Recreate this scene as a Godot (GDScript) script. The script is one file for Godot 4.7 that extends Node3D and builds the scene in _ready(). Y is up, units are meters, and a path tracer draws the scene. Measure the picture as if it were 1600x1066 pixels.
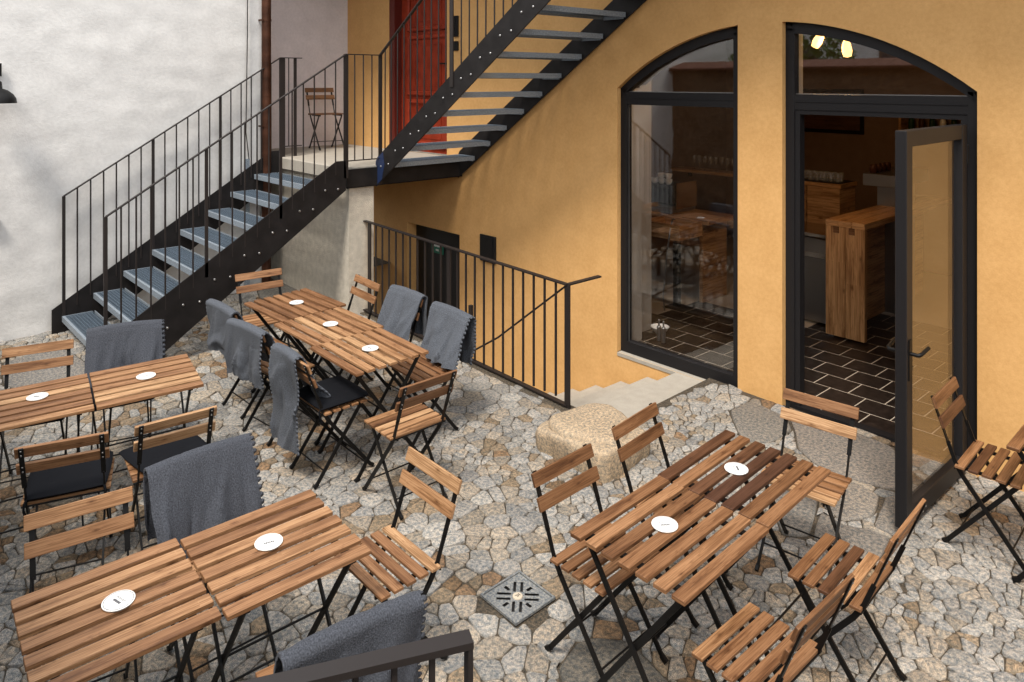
extends Node3D
# A cafe courtyard: yellow house with arched glazing, white house, steel stairs, slatted folding furniture on cobbles.
# Axes: x runs along the yellow house front, z points out of it into the courtyard, y is up. z = 0 is the house front.
const EYE := Vector3(3.2146, 2.47, 5.32)
const FWD := Vector3(-0.7433, 0, -0.669)
const RGT := Vector3(0.669, 0, -0.7433)
const FPX := 1180.0
const HORIZON := 127.0
var M := {}
var shared := {}
var rng := RandomNumberGenerator.new()
var taken := {}

# ---------------------------------------------------------------- geometry collector
class Geo:
	var P := PackedVector3Array()
	var N := PackedVector3Array()
	var U := PackedVector2Array()
	var K := PackedColorArray()
	var col := Color(1, 1, 1)
	var uvo := Vector2.ZERO
	func vtx(p: Vector3, n: Vector3, u: Vector2) -> void:
		P.append(p); N.append(n); U.append(u); K.append(col)
	func tri(a: Vector3, b: Vector3, c: Vector3, na: Vector3, nb: Vector3, nc: Vector3, ua := Vector2.ZERO, ub := Vector2.ZERO, uc := Vector2.ZERO) -> void:
		if (b - a).cross(c - a).dot(na + nb + nc) > 0.0:
			vtx(a, na, ua); vtx(c, nc, uc); vtx(b, nb, ub)
		else:
			vtx(a, na, ua); vtx(b, nb, ub); vtx(c, nc, uc)
	func map_uv(p: Vector3, n: Vector3) -> Vector2:
		var a := n.abs()
		if a.y >= a.x and a.y >= a.z:
			return Vector2(p.x, p.z) + uvo
		if a.z >= a.x:
			return Vector2(p.x, p.y + 0.11) + uvo
		return Vector2(p.z, p.y) + uvo
	func flat(pts: Array, n: Vector3, basis := Basis.IDENTITY, at := Vector3.ZERO) -> void:
		var w: Vector3 = basis * n
		for i in range(1, pts.size() - 1):
			tri(at + basis * pts[0], at + basis * pts[i], at + basis * pts[i + 1], w, w, w, map_uv(pts[0], n), map_uv(pts[i], n), map_uv(pts[i + 1], n))
	func box(at: Vector3, size: Vector3, basis := Basis.IDENTITY) -> void:
		var h := size / 2
		for ax in 3:
			for s in [-1.0, 1.0]:
				var n := Vector3.ZERO; n[ax] = s
				var i := (ax + 1) % 3
				var j := (ax + 2) % 3
				var q := []
				for st in [[-1, -1], [1, -1], [1, 1], [-1, 1]]:
					var p := Vector3.ZERO
					p[ax] = s * h[ax]; p[i] = st[0] * h[i]; p[j] = st[1] * h[j]
					q.append(p)
				flat(q, n, basis, at)
	func cbox(at: Vector3, size: Vector3, ch: float, basis := Basis.IDENTITY) -> void:
		var h := size / 2
		for ax in 3:
			var i := (ax + 1) % 3
			var j := (ax + 2) % 3
			for s in [-1.0, 1.0]:
				var n := Vector3.ZERO; n[ax] = s
				var q := []
				for st in [[-1, -1], [1, -1], [1, 1], [-1, 1]]:
					var p := Vector3.ZERO
					p[ax] = s * h[ax]; p[i] = st[0] * (h[i] - ch); p[j] = st[1] * (h[j] - ch)
					q.append(p)
				flat(q, n, basis, at)
				for t in [-1.0, 1.0]:          # edge between faces ax and i
					var e := Vector3.ZERO; e[ax] = s; e[i] = t
					var r := []
					for k in [[-1, 0], [1, 0], [1, 1], [-1, 1]]:
						var p := Vector3.ZERO
						p[j] = k[0] * (h[j] - ch)
						p[ax] = s * (h[ax] - (ch if k[1] == 1 else 0.0))
						p[i] = t * (h[i] - (0.0 if k[1] == 1 else ch))
						r.append(p)
					flat(r, e.normalized(), basis, at)
		for sx in [-1.0, 1.0]:
			for sy in [-1.0, 1.0]:
				for sz in [-1.0, 1.0]:
					flat([Vector3(sx * h.x, sy * (h.y - ch), sz * (h.z - ch)), Vector3(sx * (h.x - ch), sy * h.y, sz * (h.z - ch)), Vector3(sx * (h.x - ch), sy * (h.y - ch), sz * h.z)], Vector3(sx, sy, sz).normalized(), basis, at)
	# flat bar from a to b; wide along `side`, `thick` across
	func bar(a: Vector3, b: Vector3, wide: float, thick: float, side: Vector3) -> void:
		var x := (b - a).normalized()
		var y := (side - x * side.dot(x)).normalized()
		var z := x.cross(y)
		box((a + b) / 2, Vector3(a.distance_to(b), wide, thick), Basis(x, y, z))
	func tube(pts: Array, r: float, sides := 8, caps := true) -> void:
		var rings := []
		var nor := []
		var prev := Vector3.ZERO
		for i in pts.size():
			var d: Vector3
			if i == 0: d = pts[1] - pts[0]
			elif i == pts.size() - 1: d = pts[i] - pts[i - 1]
			else: d = (pts[i + 1] - pts[i]).normalized() + (pts[i] - pts[i - 1]).normalized()
			d = d.normalized()
			var u := prev - d * prev.dot(d)
			if u.length() < 0.01:
				u = d.cross(Vector3.UP if absf(d.y) < 0.9 else Vector3.RIGHT)
			u = u.normalized(); prev = u
			var w := d.cross(u)
			var ring := []
			var nn := []
			for k in sides:
				var a := TAU * k / sides
				var n := u * cos(a) + w * sin(a)
				nn.append(n); ring.append(pts[i] + n * r)
			rings.append(ring); nor.append(nn)
		for i in pts.size() - 1:
			for k in sides:
				var l := (k + 1) % sides
				tri(rings[i][k], rings[i + 1][k], rings[i + 1][l], nor[i][k], nor[i + 1][k], nor[i + 1][l])
				tri(rings[i][k], rings[i + 1][l], rings[i][l], nor[i][k], nor[i + 1][l], nor[i][l])
		if caps:
			flat(rings[0], (pts[0] - pts[1]).normalized())
			flat(rings[-1], (pts[-1] - pts[-2]).normalized())
	func lathe(prof: Array, at: Vector3, sides := 20) -> void:
		var na := []
		for i in prof.size():
			var d: Vector2 = prof[min(i + 1, prof.size() - 1)] - prof[max(i - 1, 0)]
			na.append(Vector2(d.y, -d.x).normalized())
		for i in prof.size() - 1:
			for k in sides:
				var q := []
				var m := []
				for e in [[i, k], [i + 1, k], [i + 1, k + 1], [i, k + 1]]:
					var a: float = TAU * e[1] / sides
					q.append(at + Vector3(prof[e[0]].x * cos(a), prof[e[0]].y, prof[e[0]].x * sin(a)))
					m.append(Vector3(na[e[0]].x * cos(a), na[e[0]].y, na[e[0]].x * sin(a)))
				tri(q[0], q[1], q[2], m[0], m[1], m[2])
				tri(q[0], q[2], q[3], m[0], m[2], m[3])
	# grid of points [row][col]; smooth normals; double layer if thick > 0
	func sheet(g: Array, outward: Vector3, thick := 0.0, uvs := 1.0) -> void:
		var R := g.size()
		var C: int = g[0].size()
		var nn := []
		for i in R:
			var row := []
			for j in C:
				var du: Vector3 = g[mini(i + 1, R - 1)][j] - g[maxi(i - 1, 0)][j]
				var dv: Vector3 = g[i][mini(j + 1, C - 1)] - g[i][maxi(j - 1, 0)]
				var cr := du.cross(dv)
				if cr.length_squared() < 1e-16: cr = (g[maxi(i - 2, 0)][j] - g[maxi(i - 1, 0)][j]).cross(g[maxi(i - 1, 0)][mini(j + 1, C - 1)] - g[maxi(i - 1, 0)][maxi(j - 1, 0)]) * -1.0
				row.append(cr.normalized())
			nn.append(row)
		var mid: Vector3 = nn[R / 2][C / 2]
		var sg := 1.0 if mid.dot(outward) >= 0 else -1.0
		for layer in ([1.0, -1.0] if thick > 0 else [1.0]):
			for i in R - 1:
				for j in C - 1:
					var q := []
					var m := []
					var t := []
					for e in [[i, j], [i + 1, j], [i + 1, j + 1], [i, j + 1]]:
						var n: Vector3 = nn[e[0]][e[1]] * sg
						q.append(g[e[0]][e[1]] + n * thick * 0.5 * layer)
						m.append(n * layer)
						t.append(Vector2(e[1], e[0]) * uvs / C)
					tri(q[0], q[1], q[2], m[0], m[1], m[2], t[0], t[1], t[2])
					tri(q[0], q[2], q[3], m[0], m[2], m[3], t[0], t[2], t[3])
		if thick > 0:
			var edge := []
			for j in C: edge.append([0, j, -1, 0])
			for i in R: edge.append([i, C - 1, 0, 1])
			for j in C: edge.append([R - 1, C - 1 - j, 1, 0])
			for i in R: edge.append([R - 1 - i, 0, 0, -1])
			for k in edge.size():
				var e = edge[k]
				var f = edge[(k + 1) % edge.size()]
				if e[0] == f[0] and e[1] == f[1]: continue
				var a: Vector3 = g[e[0]][e[1]]
				var b: Vector3 = g[f[0]][f[1]]
				var na: Vector3 = nn[e[0]][e[1]] * thick * 0.5
				var nb: Vector3 = nn[f[0]][f[1]] * thick * 0.5
				var ctr: Vector3 = g[R / 2][C / 2]
				var w := (b - a).cross(na).normalized()
				if w.dot(a - ctr) < 0: w = -w
				tri(a + na, a - na, b - nb, w, w, w)
				tri(a + na, b - nb, b + nb, w, w, w)
	func mesh() -> ArrayMesh:
		var a := []
		a.resize(Mesh.ARRAY_MAX)
		a[Mesh.ARRAY_VERTEX] = P; a[Mesh.ARRAY_NORMAL] = N; a[Mesh.ARRAY_TEX_UV] = U; a[Mesh.ARRAY_COLOR] = K
		var m := ArrayMesh.new()
		m.add_surface_from_arrays(Mesh.PRIMITIVE_TRIANGLES, a)
		return m

# ---------------------------------------------------------------- scene helpers
func numbered(n: String) -> String:
	if not taken.has(n):
		taken[n] = 0
		return n
	taken[n] += 1
	return "%s_%03d" % [n, taken[n]]

func put(g, called: String, mat, parent: Node = null) -> MeshInstance3D:
	var o := MeshInstance3D.new()
	o.mesh = g.mesh() if g is Geo else g
	o.material_override = mat
	if parent == null:
		o.name = numbered(called); add_child(o)
	else:
		o.name = called; parent.add_child(o, true)
	return o

func thing(called: String, label: String, category: String, at := Vector3.ZERO, basis := Basis.IDENTITY, group := "") -> Node3D:
	var o := Node3D.new()
	o.name = numbered(called); add_child(o)
	o.transform = Transform3D(basis, at)
	return tag(o, label, category, group)

func tag(o, label: String, category: String, group := ""):
	o.set_meta("label", label); o.set_meta("category", category)
	if group != "": o.set_meta("group", group)
	return o

func struct(o): o.set_meta("kind", "structure"); return o
func stuff(o): o.set_meta("kind", "stuff"); return o

func depth_of(x: float, z: float) -> float:
	return (x - EYE.x) * FWD.x + (z - EYE.z) * FWD.z

func ground(x: float, z: float) -> float:      # the yard falls gently to the drain
	return 0.03 * (maxf(depth_of(x, z), 2.4) - 4.5)

func ground_basis() -> Basis:
	var n := Vector3(0.03 * 0.7433, 1, 0.03 * 0.669).normalized()
	return Basis(Quaternion(Vector3.UP, n))

# where the sight line through photograph pixel (u, v) meets the height h above the yard
func gp(u: float, v: float, h := 0.0) -> Vector3:
	var y := h
	var p := Vector3.ZERO
	for i in 6:
		var d := FPX * (EYE.y - y) / (v - HORIZON)
		p = EYE + FWD * d + RGT * ((u - 800.0) / FPX * d)
		y = h + ground(p.x, p.z)
	p.y = y
	return p

# ---------------------------------------------------------------- textures and materials
func seam(w: int, h: int, freq: float, sd: int, oct := 4, kind := FastNoiseLite.TYPE_SIMPLEX_SMOOTH) -> PackedByteArray:
	var n := FastNoiseLite.new()
	n.seed = sd; n.frequency = freq; n.fractal_octaves = oct; n.noise_type = kind
	var im := n.get_seamless_image(w, h)
	im.convert(Image.FORMAT_L8)
	return im.get_data()

func stretched(w: int, h: int, from_w: int, freq: float, sd: int, oct := 3) -> PackedByteArray:
	var n := FastNoiseLite.new()
	n.seed = sd; n.frequency = freq; n.fractal_octaves = oct
	var im := n.get_seamless_image(from_w, h)
	im.convert(Image.FORMAT_L8)
	im.resize(w, h, Image.INTERPOLATE_CUBIC)
	return im.get_data()

func tex(w: int, h: int, data: PackedByteArray, f := Image.FORMAT_RGB8) -> ImageTexture:
	return ImageTexture.create_from_image(Image.create_from_data(w, h, false, f, data))

func gray_tex(w: int, d: PackedByteArray, lo: float, hi: float) -> ImageTexture:
	var o := PackedByteArray(); o.resize(d.size())
	for i in d.size(): o[i] = int(clampf(lo + (hi - lo) * d[i] / 255.0, 0, 255))
	return tex(w, w, o, Image.FORMAT_L8)

func mat(c: Color, rough := 0.8, metal := 0.0, spec := 0.5) -> StandardMaterial3D:
	var m := StandardMaterial3D.new()
	m.albedo_color = c; m.roughness = rough; m.metallic = metal; m.metallic_specular = spec
	return m

func tri_mat(c: Color, t: Texture2D, scale: float, rough := 0.85, height: Texture2D = null, hs := 0.3, spec := 0.3) -> StandardMaterial3D:
	var m := mat(c, rough, 0, spec)
	m.albedo_texture = t
	m.uv1_triplanar = true; m.uv1_world_triplanar = true
	m.uv1_scale = Vector3.ONE * scale
	if height:
		m.heightmap_enabled = true; m.heightmap_texture = height; m.heightmap_scale = hs
	return m

func make_materials() -> void:
	var S := 512
	# plaster: float marks and blotches
	var a := seam(S, S, 0.012, 3, 5)
	var b := seam(S, S, 0.09, 7, 3)
	var c := seam(S, S, 0.3, 9, 2)
	var d := PackedByteArray(); d.resize(S * S)
	var e := PackedByteArray(); e.resize(S * S)
	var dy := PackedByteArray(); dy.resize(S * S * 3)
	for i in S * S:
		d[i] = int(clampf(236 + (a[i] - 128) * 0.07 + (b[i] - 128) * 0.05 + (c[i] - 128) * 0.03, 0, 255))
		e[i] = int(clampf(128 + (b[i] - 128) * 0.45 + (c[i] - 128) * 0.5, 0, 255))
		var k := (a[i] - 128) * 0.00020 + (b[i] - 128) * 0.00020 + (c[i] - 128) * 0.00016
		dy[i * 3] = int(clampf(242 * (1 + k), 0, 255)); dy[i * 3 + 1] = int(clampf(240 * (1 + k * 1.25), 0, 255)); dy[i * 3 + 2] = int(clampf(236 * (1 + k * 1.8), 0, 255))
	var plaster := tex(S, S, d, Image.FORMAT_L8)
	var plaster_h := tex(S, S, e, Image.FORMAT_L8)
	var yellow_t := tex(S, S, dy)
	M.white = tri_mat(Color(0.90, 0.895, 0.885), plaster, 0.45, 0.9, plaster_h, 0.22)
	M.nook = tri_mat(Color(0.94, 0.91, 0.915), plaster, 0.45, 0.9, plaster_h, 0.2)
	M.yellow = tri_mat(Color(0.87, 0.685, 0.45), yellow_t, 0.5, 0.85, plaster_h, 0.08)
	M.inner = tri_mat(Color(0.72, 0.70, 0.67), plaster, 0.6, 0.9)
	M.panelling = tri_mat(Color(0.54, 0.44, 0.36), plaster, 0.8, 0.8)
	# rough stipple render
	var r1 := seam(S, S, 0.16, 21, 3, FastNoiseLite.TYPE_CELLULAR)
	var st := PackedByteArray(); st.resize(S * S)
	for i in S * S: st[i] = int(clampf(222 + (a[i] - 128) * 0.12 + (r1[i] - 128) * 0.14, 0, 255))
	M.stipple = tri_mat(Color(0.90, 0.865, 0.80), tex(S, S, st, Image.FORMAT_L8), 1.5, 0.95, gray_tex(S, r1, 40, 255), 0.9)
	# granite grain
	var s1 := seam(S, S, 0.22, 31, 2)
	var s2 := seam(S, S, 0.13, 33, 2)
	var s3 := seam(S, S, 0.03, 35, 4)
	var gr := PackedByteArray(); gr.resize(S * S * 3)
	var gh := PackedByteArray(); gh.resize(S * S)
	for i in S * S:
		var v := 196.0 + (s3[i] - 128) * 0.45
		if s1[i] < 92: v *= 0.55
		elif s1[i] > 168: v *= 1.18
		if s2[i] < 84: v *= 0.72
		var wv := (s3[i] - 128) * 0.10
		gr[i * 3] = int(clampf(v + wv, 0, 255)); gr[i * 3 + 1] = int(clampf(v, 0, 255)); gr[i * 3 + 2] = int(clampf(v - wv, 0, 255))
		gh[i] = int(clampf(128 + (s3[i] - 128) * 0.9 + (s2[i] - 128) * 0.35, 0, 255))
	var granite := tex(S, S, gr)
	var granite_h := tex(S, S, gh, Image.FORMAT_L8)
	M.cobble = tri_mat(Color(1, 1, 1), granite, 2.4, 0.85, granite_h, 0.6)
	M.cobble.vertex_color_use_as_albedo = true
	M.joint = tri_mat(Color(0.47, 0.43, 0.375), granite, 3.1, 1.0, granite_h, 0.8)
	M.sandstone = tri_mat(Color(0.90, 0.81, 0.69), granite, 2.6, 0.95, gray_tex(S, r1, 60, 255), 0.5)
	M.concrete = tri_mat(Color(0.69, 0.665, 0.62), plaster, 1.2, 0.9, plaster_h, 0.15)
	M.rubble = tri_mat(Color(0.60, 0.50, 0.40), granite, 0.7, 0.95, granite_h, 2.0)
	# wood
	var W := 1024
	var Hh := 256
	var f1 := stretched(W, Hh, 48, 0.05, 41, 3)
	var f2 := stretched(W, Hh, 20, 0.22, 43, 2)
	var f3 := stretched(W, Hh, 90, 0.012, 45, 2)
	var kn := []
	rng.seed = 5
	for i in 6: kn.append([rng.randf() * W, rng.randf() * Hh, rng.randf_range(4.0, 9.0)])
	var wd := PackedByteArray(); wd.resize(W * Hh * 3)
	for y in Hh:
		for x in W:
			var i := y * W + x
			var t := 0.90 + (f1[i] - 128) * 0.0011 + (f2[i] - 128) * 0.0014 + (f3[i] - 128) * 0.0009
			t -= 0.10 * pow(0.5 + 0.5 * sin(y * 0.55 + f3[i] * 0.16 + f1[i] * 0.05), 4.0)
			for q in kn:
				var dx: float = (x - q[0]) * 0.42
				var dyk: float = y - q[1]
				if absf(dyk) < 40 and absf(dx) < 60:
					var rr: float = sqrt(dx * dx + dyk * dyk) / q[2]
					if rr < 4.0:
						t -= 0.22 * exp(-rr * rr * 1.2) + 0.07 * exp(-rr * 0.6) * (0.5 + 0.5 * sin(rr * 7.0))
			t = clampf(t, 0.2, 1.05)
			wd[i * 3] = int(minf(255 * t, 255)); wd[i * 3 + 1] = int(minf(252 * pow(t, 1.2), 255)); wd[i * 3 + 2] = int(minf(249 * pow(t, 1.42), 255))
	var wood_t := tex(W, Hh, wd)
	var tones := [Color(0.67, 0.52, 0.38), Color(0.61, 0.46, 0.33), Color(0.54, 0.395, 0.275), Color(0.73, 0.59, 0.445), Color(0.48, 0.345, 0.235), Color(0.38, 0.26, 0.18), Color(0.31, 0.205, 0.15)]
	for i in tones.size():
		var m := mat(tones[i], 0.55, 0, 0.4)
		m.albedo_texture = wood_t; m.uv1_scale = Vector3(1.0, 4.0, 1)
		M["wood%d" % i] = m
	M.oak = mat(Color(0.80, 0.63, 0.44), 0.4, 0, 0.5)
	M.oak.albedo_texture = wood_t; M.oak.uv1_scale = Vector3(0.7, 2.6, 1)
	# felt
	var fl := seam(S, S, 0.045, 51, 5)
	M.blanket = tri_mat(Color(0.445, 0.465, 0.50), gray_tex(S, fl, 130, 255), 5.0, 1.0, tex(S, S, fl, Image.FORMAT_L8), 0.5, 0.1)
	M.blanket_dark = tri_mat(Color(0.38, 0.395, 0.43), gray_tex(S, fl, 120, 255), 6.0, 1.0, tex(S, S, fl, Image.FORMAT_L8), 0.25, 0.1)
	for k in ["blanket", "blanket_dark"]:
		M[k].uv1_world_triplanar = false
		M[k].rim_enabled = true; M[k].rim = 0.25
	M.cushion = mat(Color(0.085, 0.09, 0.105), 0.9, 0, 0.2)
	# metals, glass, paint
	M.black = mat(Color(0.05, 0.047, 0.047), 0.5, 0, 0.35)
	M.rail = mat(Color(0.15, 0.13, 0.125), 0.5, 0, 0.4)
	M.stringer = tri_mat(Color(0.15, 0.14, 0.14), gray_tex(S, a, 180, 255), 0.8, 0.5)
	M.frame = mat(Color(0.115, 0.11, 0.115), 0.5, 0, 0.35)
	M.galv_bar = tri_mat(Color(0.50, 0.565, 0.63), gray_tex(S, b, 150, 255), 1.5, 0.45)
	M.galv_bar.metallic = 0.25
	M.galv = tri_mat(Color(0.68, 0.73, 0.78), gray_tex(S, b, 160, 255), 1.5, 0.45)
	M.galv.metallic = 0.25
	M.steel = mat(Color(0.62, 0.62, 0.62), 0.3, 0.9)
	M.chrome = mat(Color(0.8, 0.8, 0.8), 0.15, 1.0)
	M.iron = tri_mat(Color(0.66, 0.67, 0.67), granite, 4.0, 0.6)
	M.copper = tri_mat(Color(0.37, 0.24, 0.18), gray_tex(S, a, 130, 255), 0.9, 0.5)
	M.copper.metallic = 0.35
	M.red = tri_mat(Color(0.64, 0.235, 0.14), gray_tex(S, a, 190, 255), 0.7, 0.5)
	M.red_dark = mat(Color(0.36, 0.11, 0.07), 0.5)
	M.tile = tri_mat(Color(0.22, 0.185, 0.165), gray_tex(S, a, 120, 255), 2.2, 0.33)
	M.grout = mat(Color(0.70, 0.66, 0.60), 0.9)
	M.paper = mat(Color(0.88, 0.88, 0.87), 0.7)
	M.print = mat(Color(0.22, 0.22, 0.25), 0.8)
	M.porcelain = mat(Color(0.92, 0.92, 0.91), 0.2)
	M.green = mat(Color(0.03, 0.42, 0.33), 0.5)
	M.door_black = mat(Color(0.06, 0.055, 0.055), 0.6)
	M.bottle_green = mat(Color(0.12, 0.24, 0.13), 0.08)
	M.bottle_brown = mat(Color(0.27, 0.15, 0.07), 0.08)
	M.redplastic = mat(Color(0.5, 0.02, 0.03), 0.35)
	M.blue = mat(Color(0.08, 0.15, 0.29), 0.6)
	M.glass = mat(Color(0.03, 0.035, 0.035, 0.03), 0.0, 0, 0.6)
	M.glass.transparency = BaseMaterial3D.TRANSPARENCY_ALPHA
	M.tumbler = mat(Color(0.8, 0.82, 0.82, 0.10), 0.03, 0, 0.8)
	M.tumbler.transparency = BaseMaterial3D.TRANSPARENCY_ALPHA
	M.bulb = mat(Color(1, 0.9, 0.7))
	M.bulb.emission_enabled = true; M.bulb.emission = Color(1.0, 0.74, 0.42); M.bulb.emission_energy_multiplier = 1.6
	M.leaf = mat(Color(0.22, 0.33, 0.12), 0.7); M.leaf.backlight_enabled = true; M.leaf.backlight = Color(0.15, 0.25, 0.06)
	M.bark = mat(Color(0.25, 0.19, 0.14), 0.95)
	M.rooftile = mat(Color(0.42, 0.27, 0.21), 0.85)
	M.soffit = mat(Color(0.36, 0.29, 0.23), 0.85)
	M.pane_dark = mat(Color(0.05, 0.06, 0.07), 0.1)

# ---------------------------------------------------------------- camera, sky, light
func setup_view() -> void:
	var cam := Camera3D.new()
	cam.name = "camera"
	cam.projection = Camera3D.PROJECTION_FRUSTUM
	cam.near = 0.1; cam.far = 400.0
	cam.size = 1066.0 / FPX * cam.near
	cam.frustum_offset = Vector2(0, -(533.0 - HORIZON) / FPX * cam.near)
	add_child(cam)
	cam.position = EYE
	cam.basis = Basis(RGT.normalized(), Vector3.UP, -FWD.normalized())
	cam.current = true
	var sky := Sky.new()
	var ps := ProceduralSkyMaterial.new()
	ps.sky_top_color = Color(0.855, 0.87, 0.89)
	ps.sky_horizon_color = Color(0.87, 0.875, 0.88)
	ps.sky_curve = 0.2
	ps.ground_bottom_color = Color(0.3, 0.29, 0.27)
	ps.ground_horizon_color = Color(0.6, 0.6, 0.58)
	ps.sun_angle_max = 1.0
	sky.sky_material = ps
	var env := Environment.new()
	env.background_mode = Environment.BG_SKY
	env.sky = sky
	env.background_energy_multiplier = 1.0
	env.tonemap_mode = Environment.TONE_MAPPER_LINEAR
	env.tonemap_exposure = 2.7
	env.sdfgi_enabled = true; env.ssao_enabled = true; env.ssil_enabled = true
	var we := WorldEnvironment.new()
	we.name = "world_environment"; we.environment = env
	add_child(we)
	var sun := DirectionalLight3D.new()
	sun.name = "sun"
	sun.light_energy = 0.5
	sun.light_angular_distance = 14.0
	sun.light_color = Color(1.0, 0.965, 0.92)
	sun.shadow_enabled = true
	add_child(sun)
	sun.look_at_from_position(Vector3(2.0, 9.0, 6.0), Vector3(-0.8, 0, 1.0))

# ---------------------------------------------------------------- yard
func inside(p: Vector2, poly: PackedVector2Array) -> bool:
	return Geometry2D.is_point_in_polygon(p, poly)

func px_poly(list: Array) -> PackedVector2Array:
	var o := PackedVector2Array()
	for q in list:
		var p := gp(q[0], q[1])
		o.append(Vector2(p.x, p.z))
	return o

func shrink(poly: PackedVector2Array, by: float) -> PackedVector2Array:
	var r := Geometry2D.offset_polygon(poly, -by, Geometry2D.JOIN_MITER)
	return r[0] if r.size() > 0 else PackedVector2Array()

func soften(poly: PackedVector2Array, k := 0.22) -> PackedVector2Array:
	var o := PackedVector2Array()
	for i in poly.size():
		var a := poly[i]
		var b := poly[(i + 1) % poly.size()]
		if a.distance_to(b) < 0.022:
			o.append((a + b) / 2)
		else:
			o.append(a.lerp(b, k)); o.append(b.lerp(a, k))
	return o

# one paving stone: worn top, rounded shoulder, sides going down into the bed
func stone(g: Geo, poly: PackedVector2Array, lift: float, crown: float, shoulder: float, tilt: Vector2) -> void:
	var c := Vector2.ZERO
	for p in poly: c += p
	c /= poly.size()
	var top := []
	var rim := []
	var foot := []
	for p in poly:
		var d := p - c
		var inner := p - d.normalized() * minf(shoulder, d.length() * 0.4)
		var y := ground(p.x, p.y) + lift + tilt.dot(d)
		top.append(Vector3(inner.x, y, inner.y))
		rim.append(Vector3(p.x, y - shoulder * 0.55, p.y))
		foot.append(Vector3(p.x, y - 0.05, p.y))
	var mid := Vector3(c.x, ground(c.x, c.y) + lift + crown, c.y)
	var n := poly.size()
	for i in n:
		var j := (i + 1) % n
		var oi := (Vector3(top[i].x, 0, top[i].z) - Vector3(c.x, 0, c.y)).normalized()
		var oj := (Vector3(top[j].x, 0, top[j].z) - Vector3(c.x, 0, c.y)).normalized()
		var ni := (Vector3.UP + oi * 0.18).normalized()
		var nj := (Vector3.UP + oj * 0.18).normalized()
		var si := (Vector3.UP * 0.4 + oi).normalized()
		var sj := (Vector3.UP * 0.4 + oj).normalized()
		g.tri(mid, top[i], top[j], Vector3.UP, ni, nj)
		g.tri(top[i], rim[i], rim[j], ni, si, sj)
		g.tri(top[i], rim[j], top[j], ni, sj, nj)
		g.tri(rim[i], foot[i], foot[j], si, oi, oj)
		g.tri(rim[i], foot[j], rim[j], si, oj, sj)

func cobble_color(p: Vector2, nz: FastNoiseLite) -> Color:
	var t := rng.randf() * 0.94 + 0.42 * nz.get_noise_2d(p.x, p.y)
	var k := rng.randf_range(0.78, 1.2)
	if t < 0.40: return Color(0.60, 0.57, 0.52) * k
	if t < 0.56: return Color(0.50, 0.485, 0.455) * k
	if t < 0.81: return Color(0.58, 0.505, 0.41) * k
	if t < 0.94: return Color(0.48, 0.37, 0.255) * k
	return Color(0.40, 0.265, 0.16) * k

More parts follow.
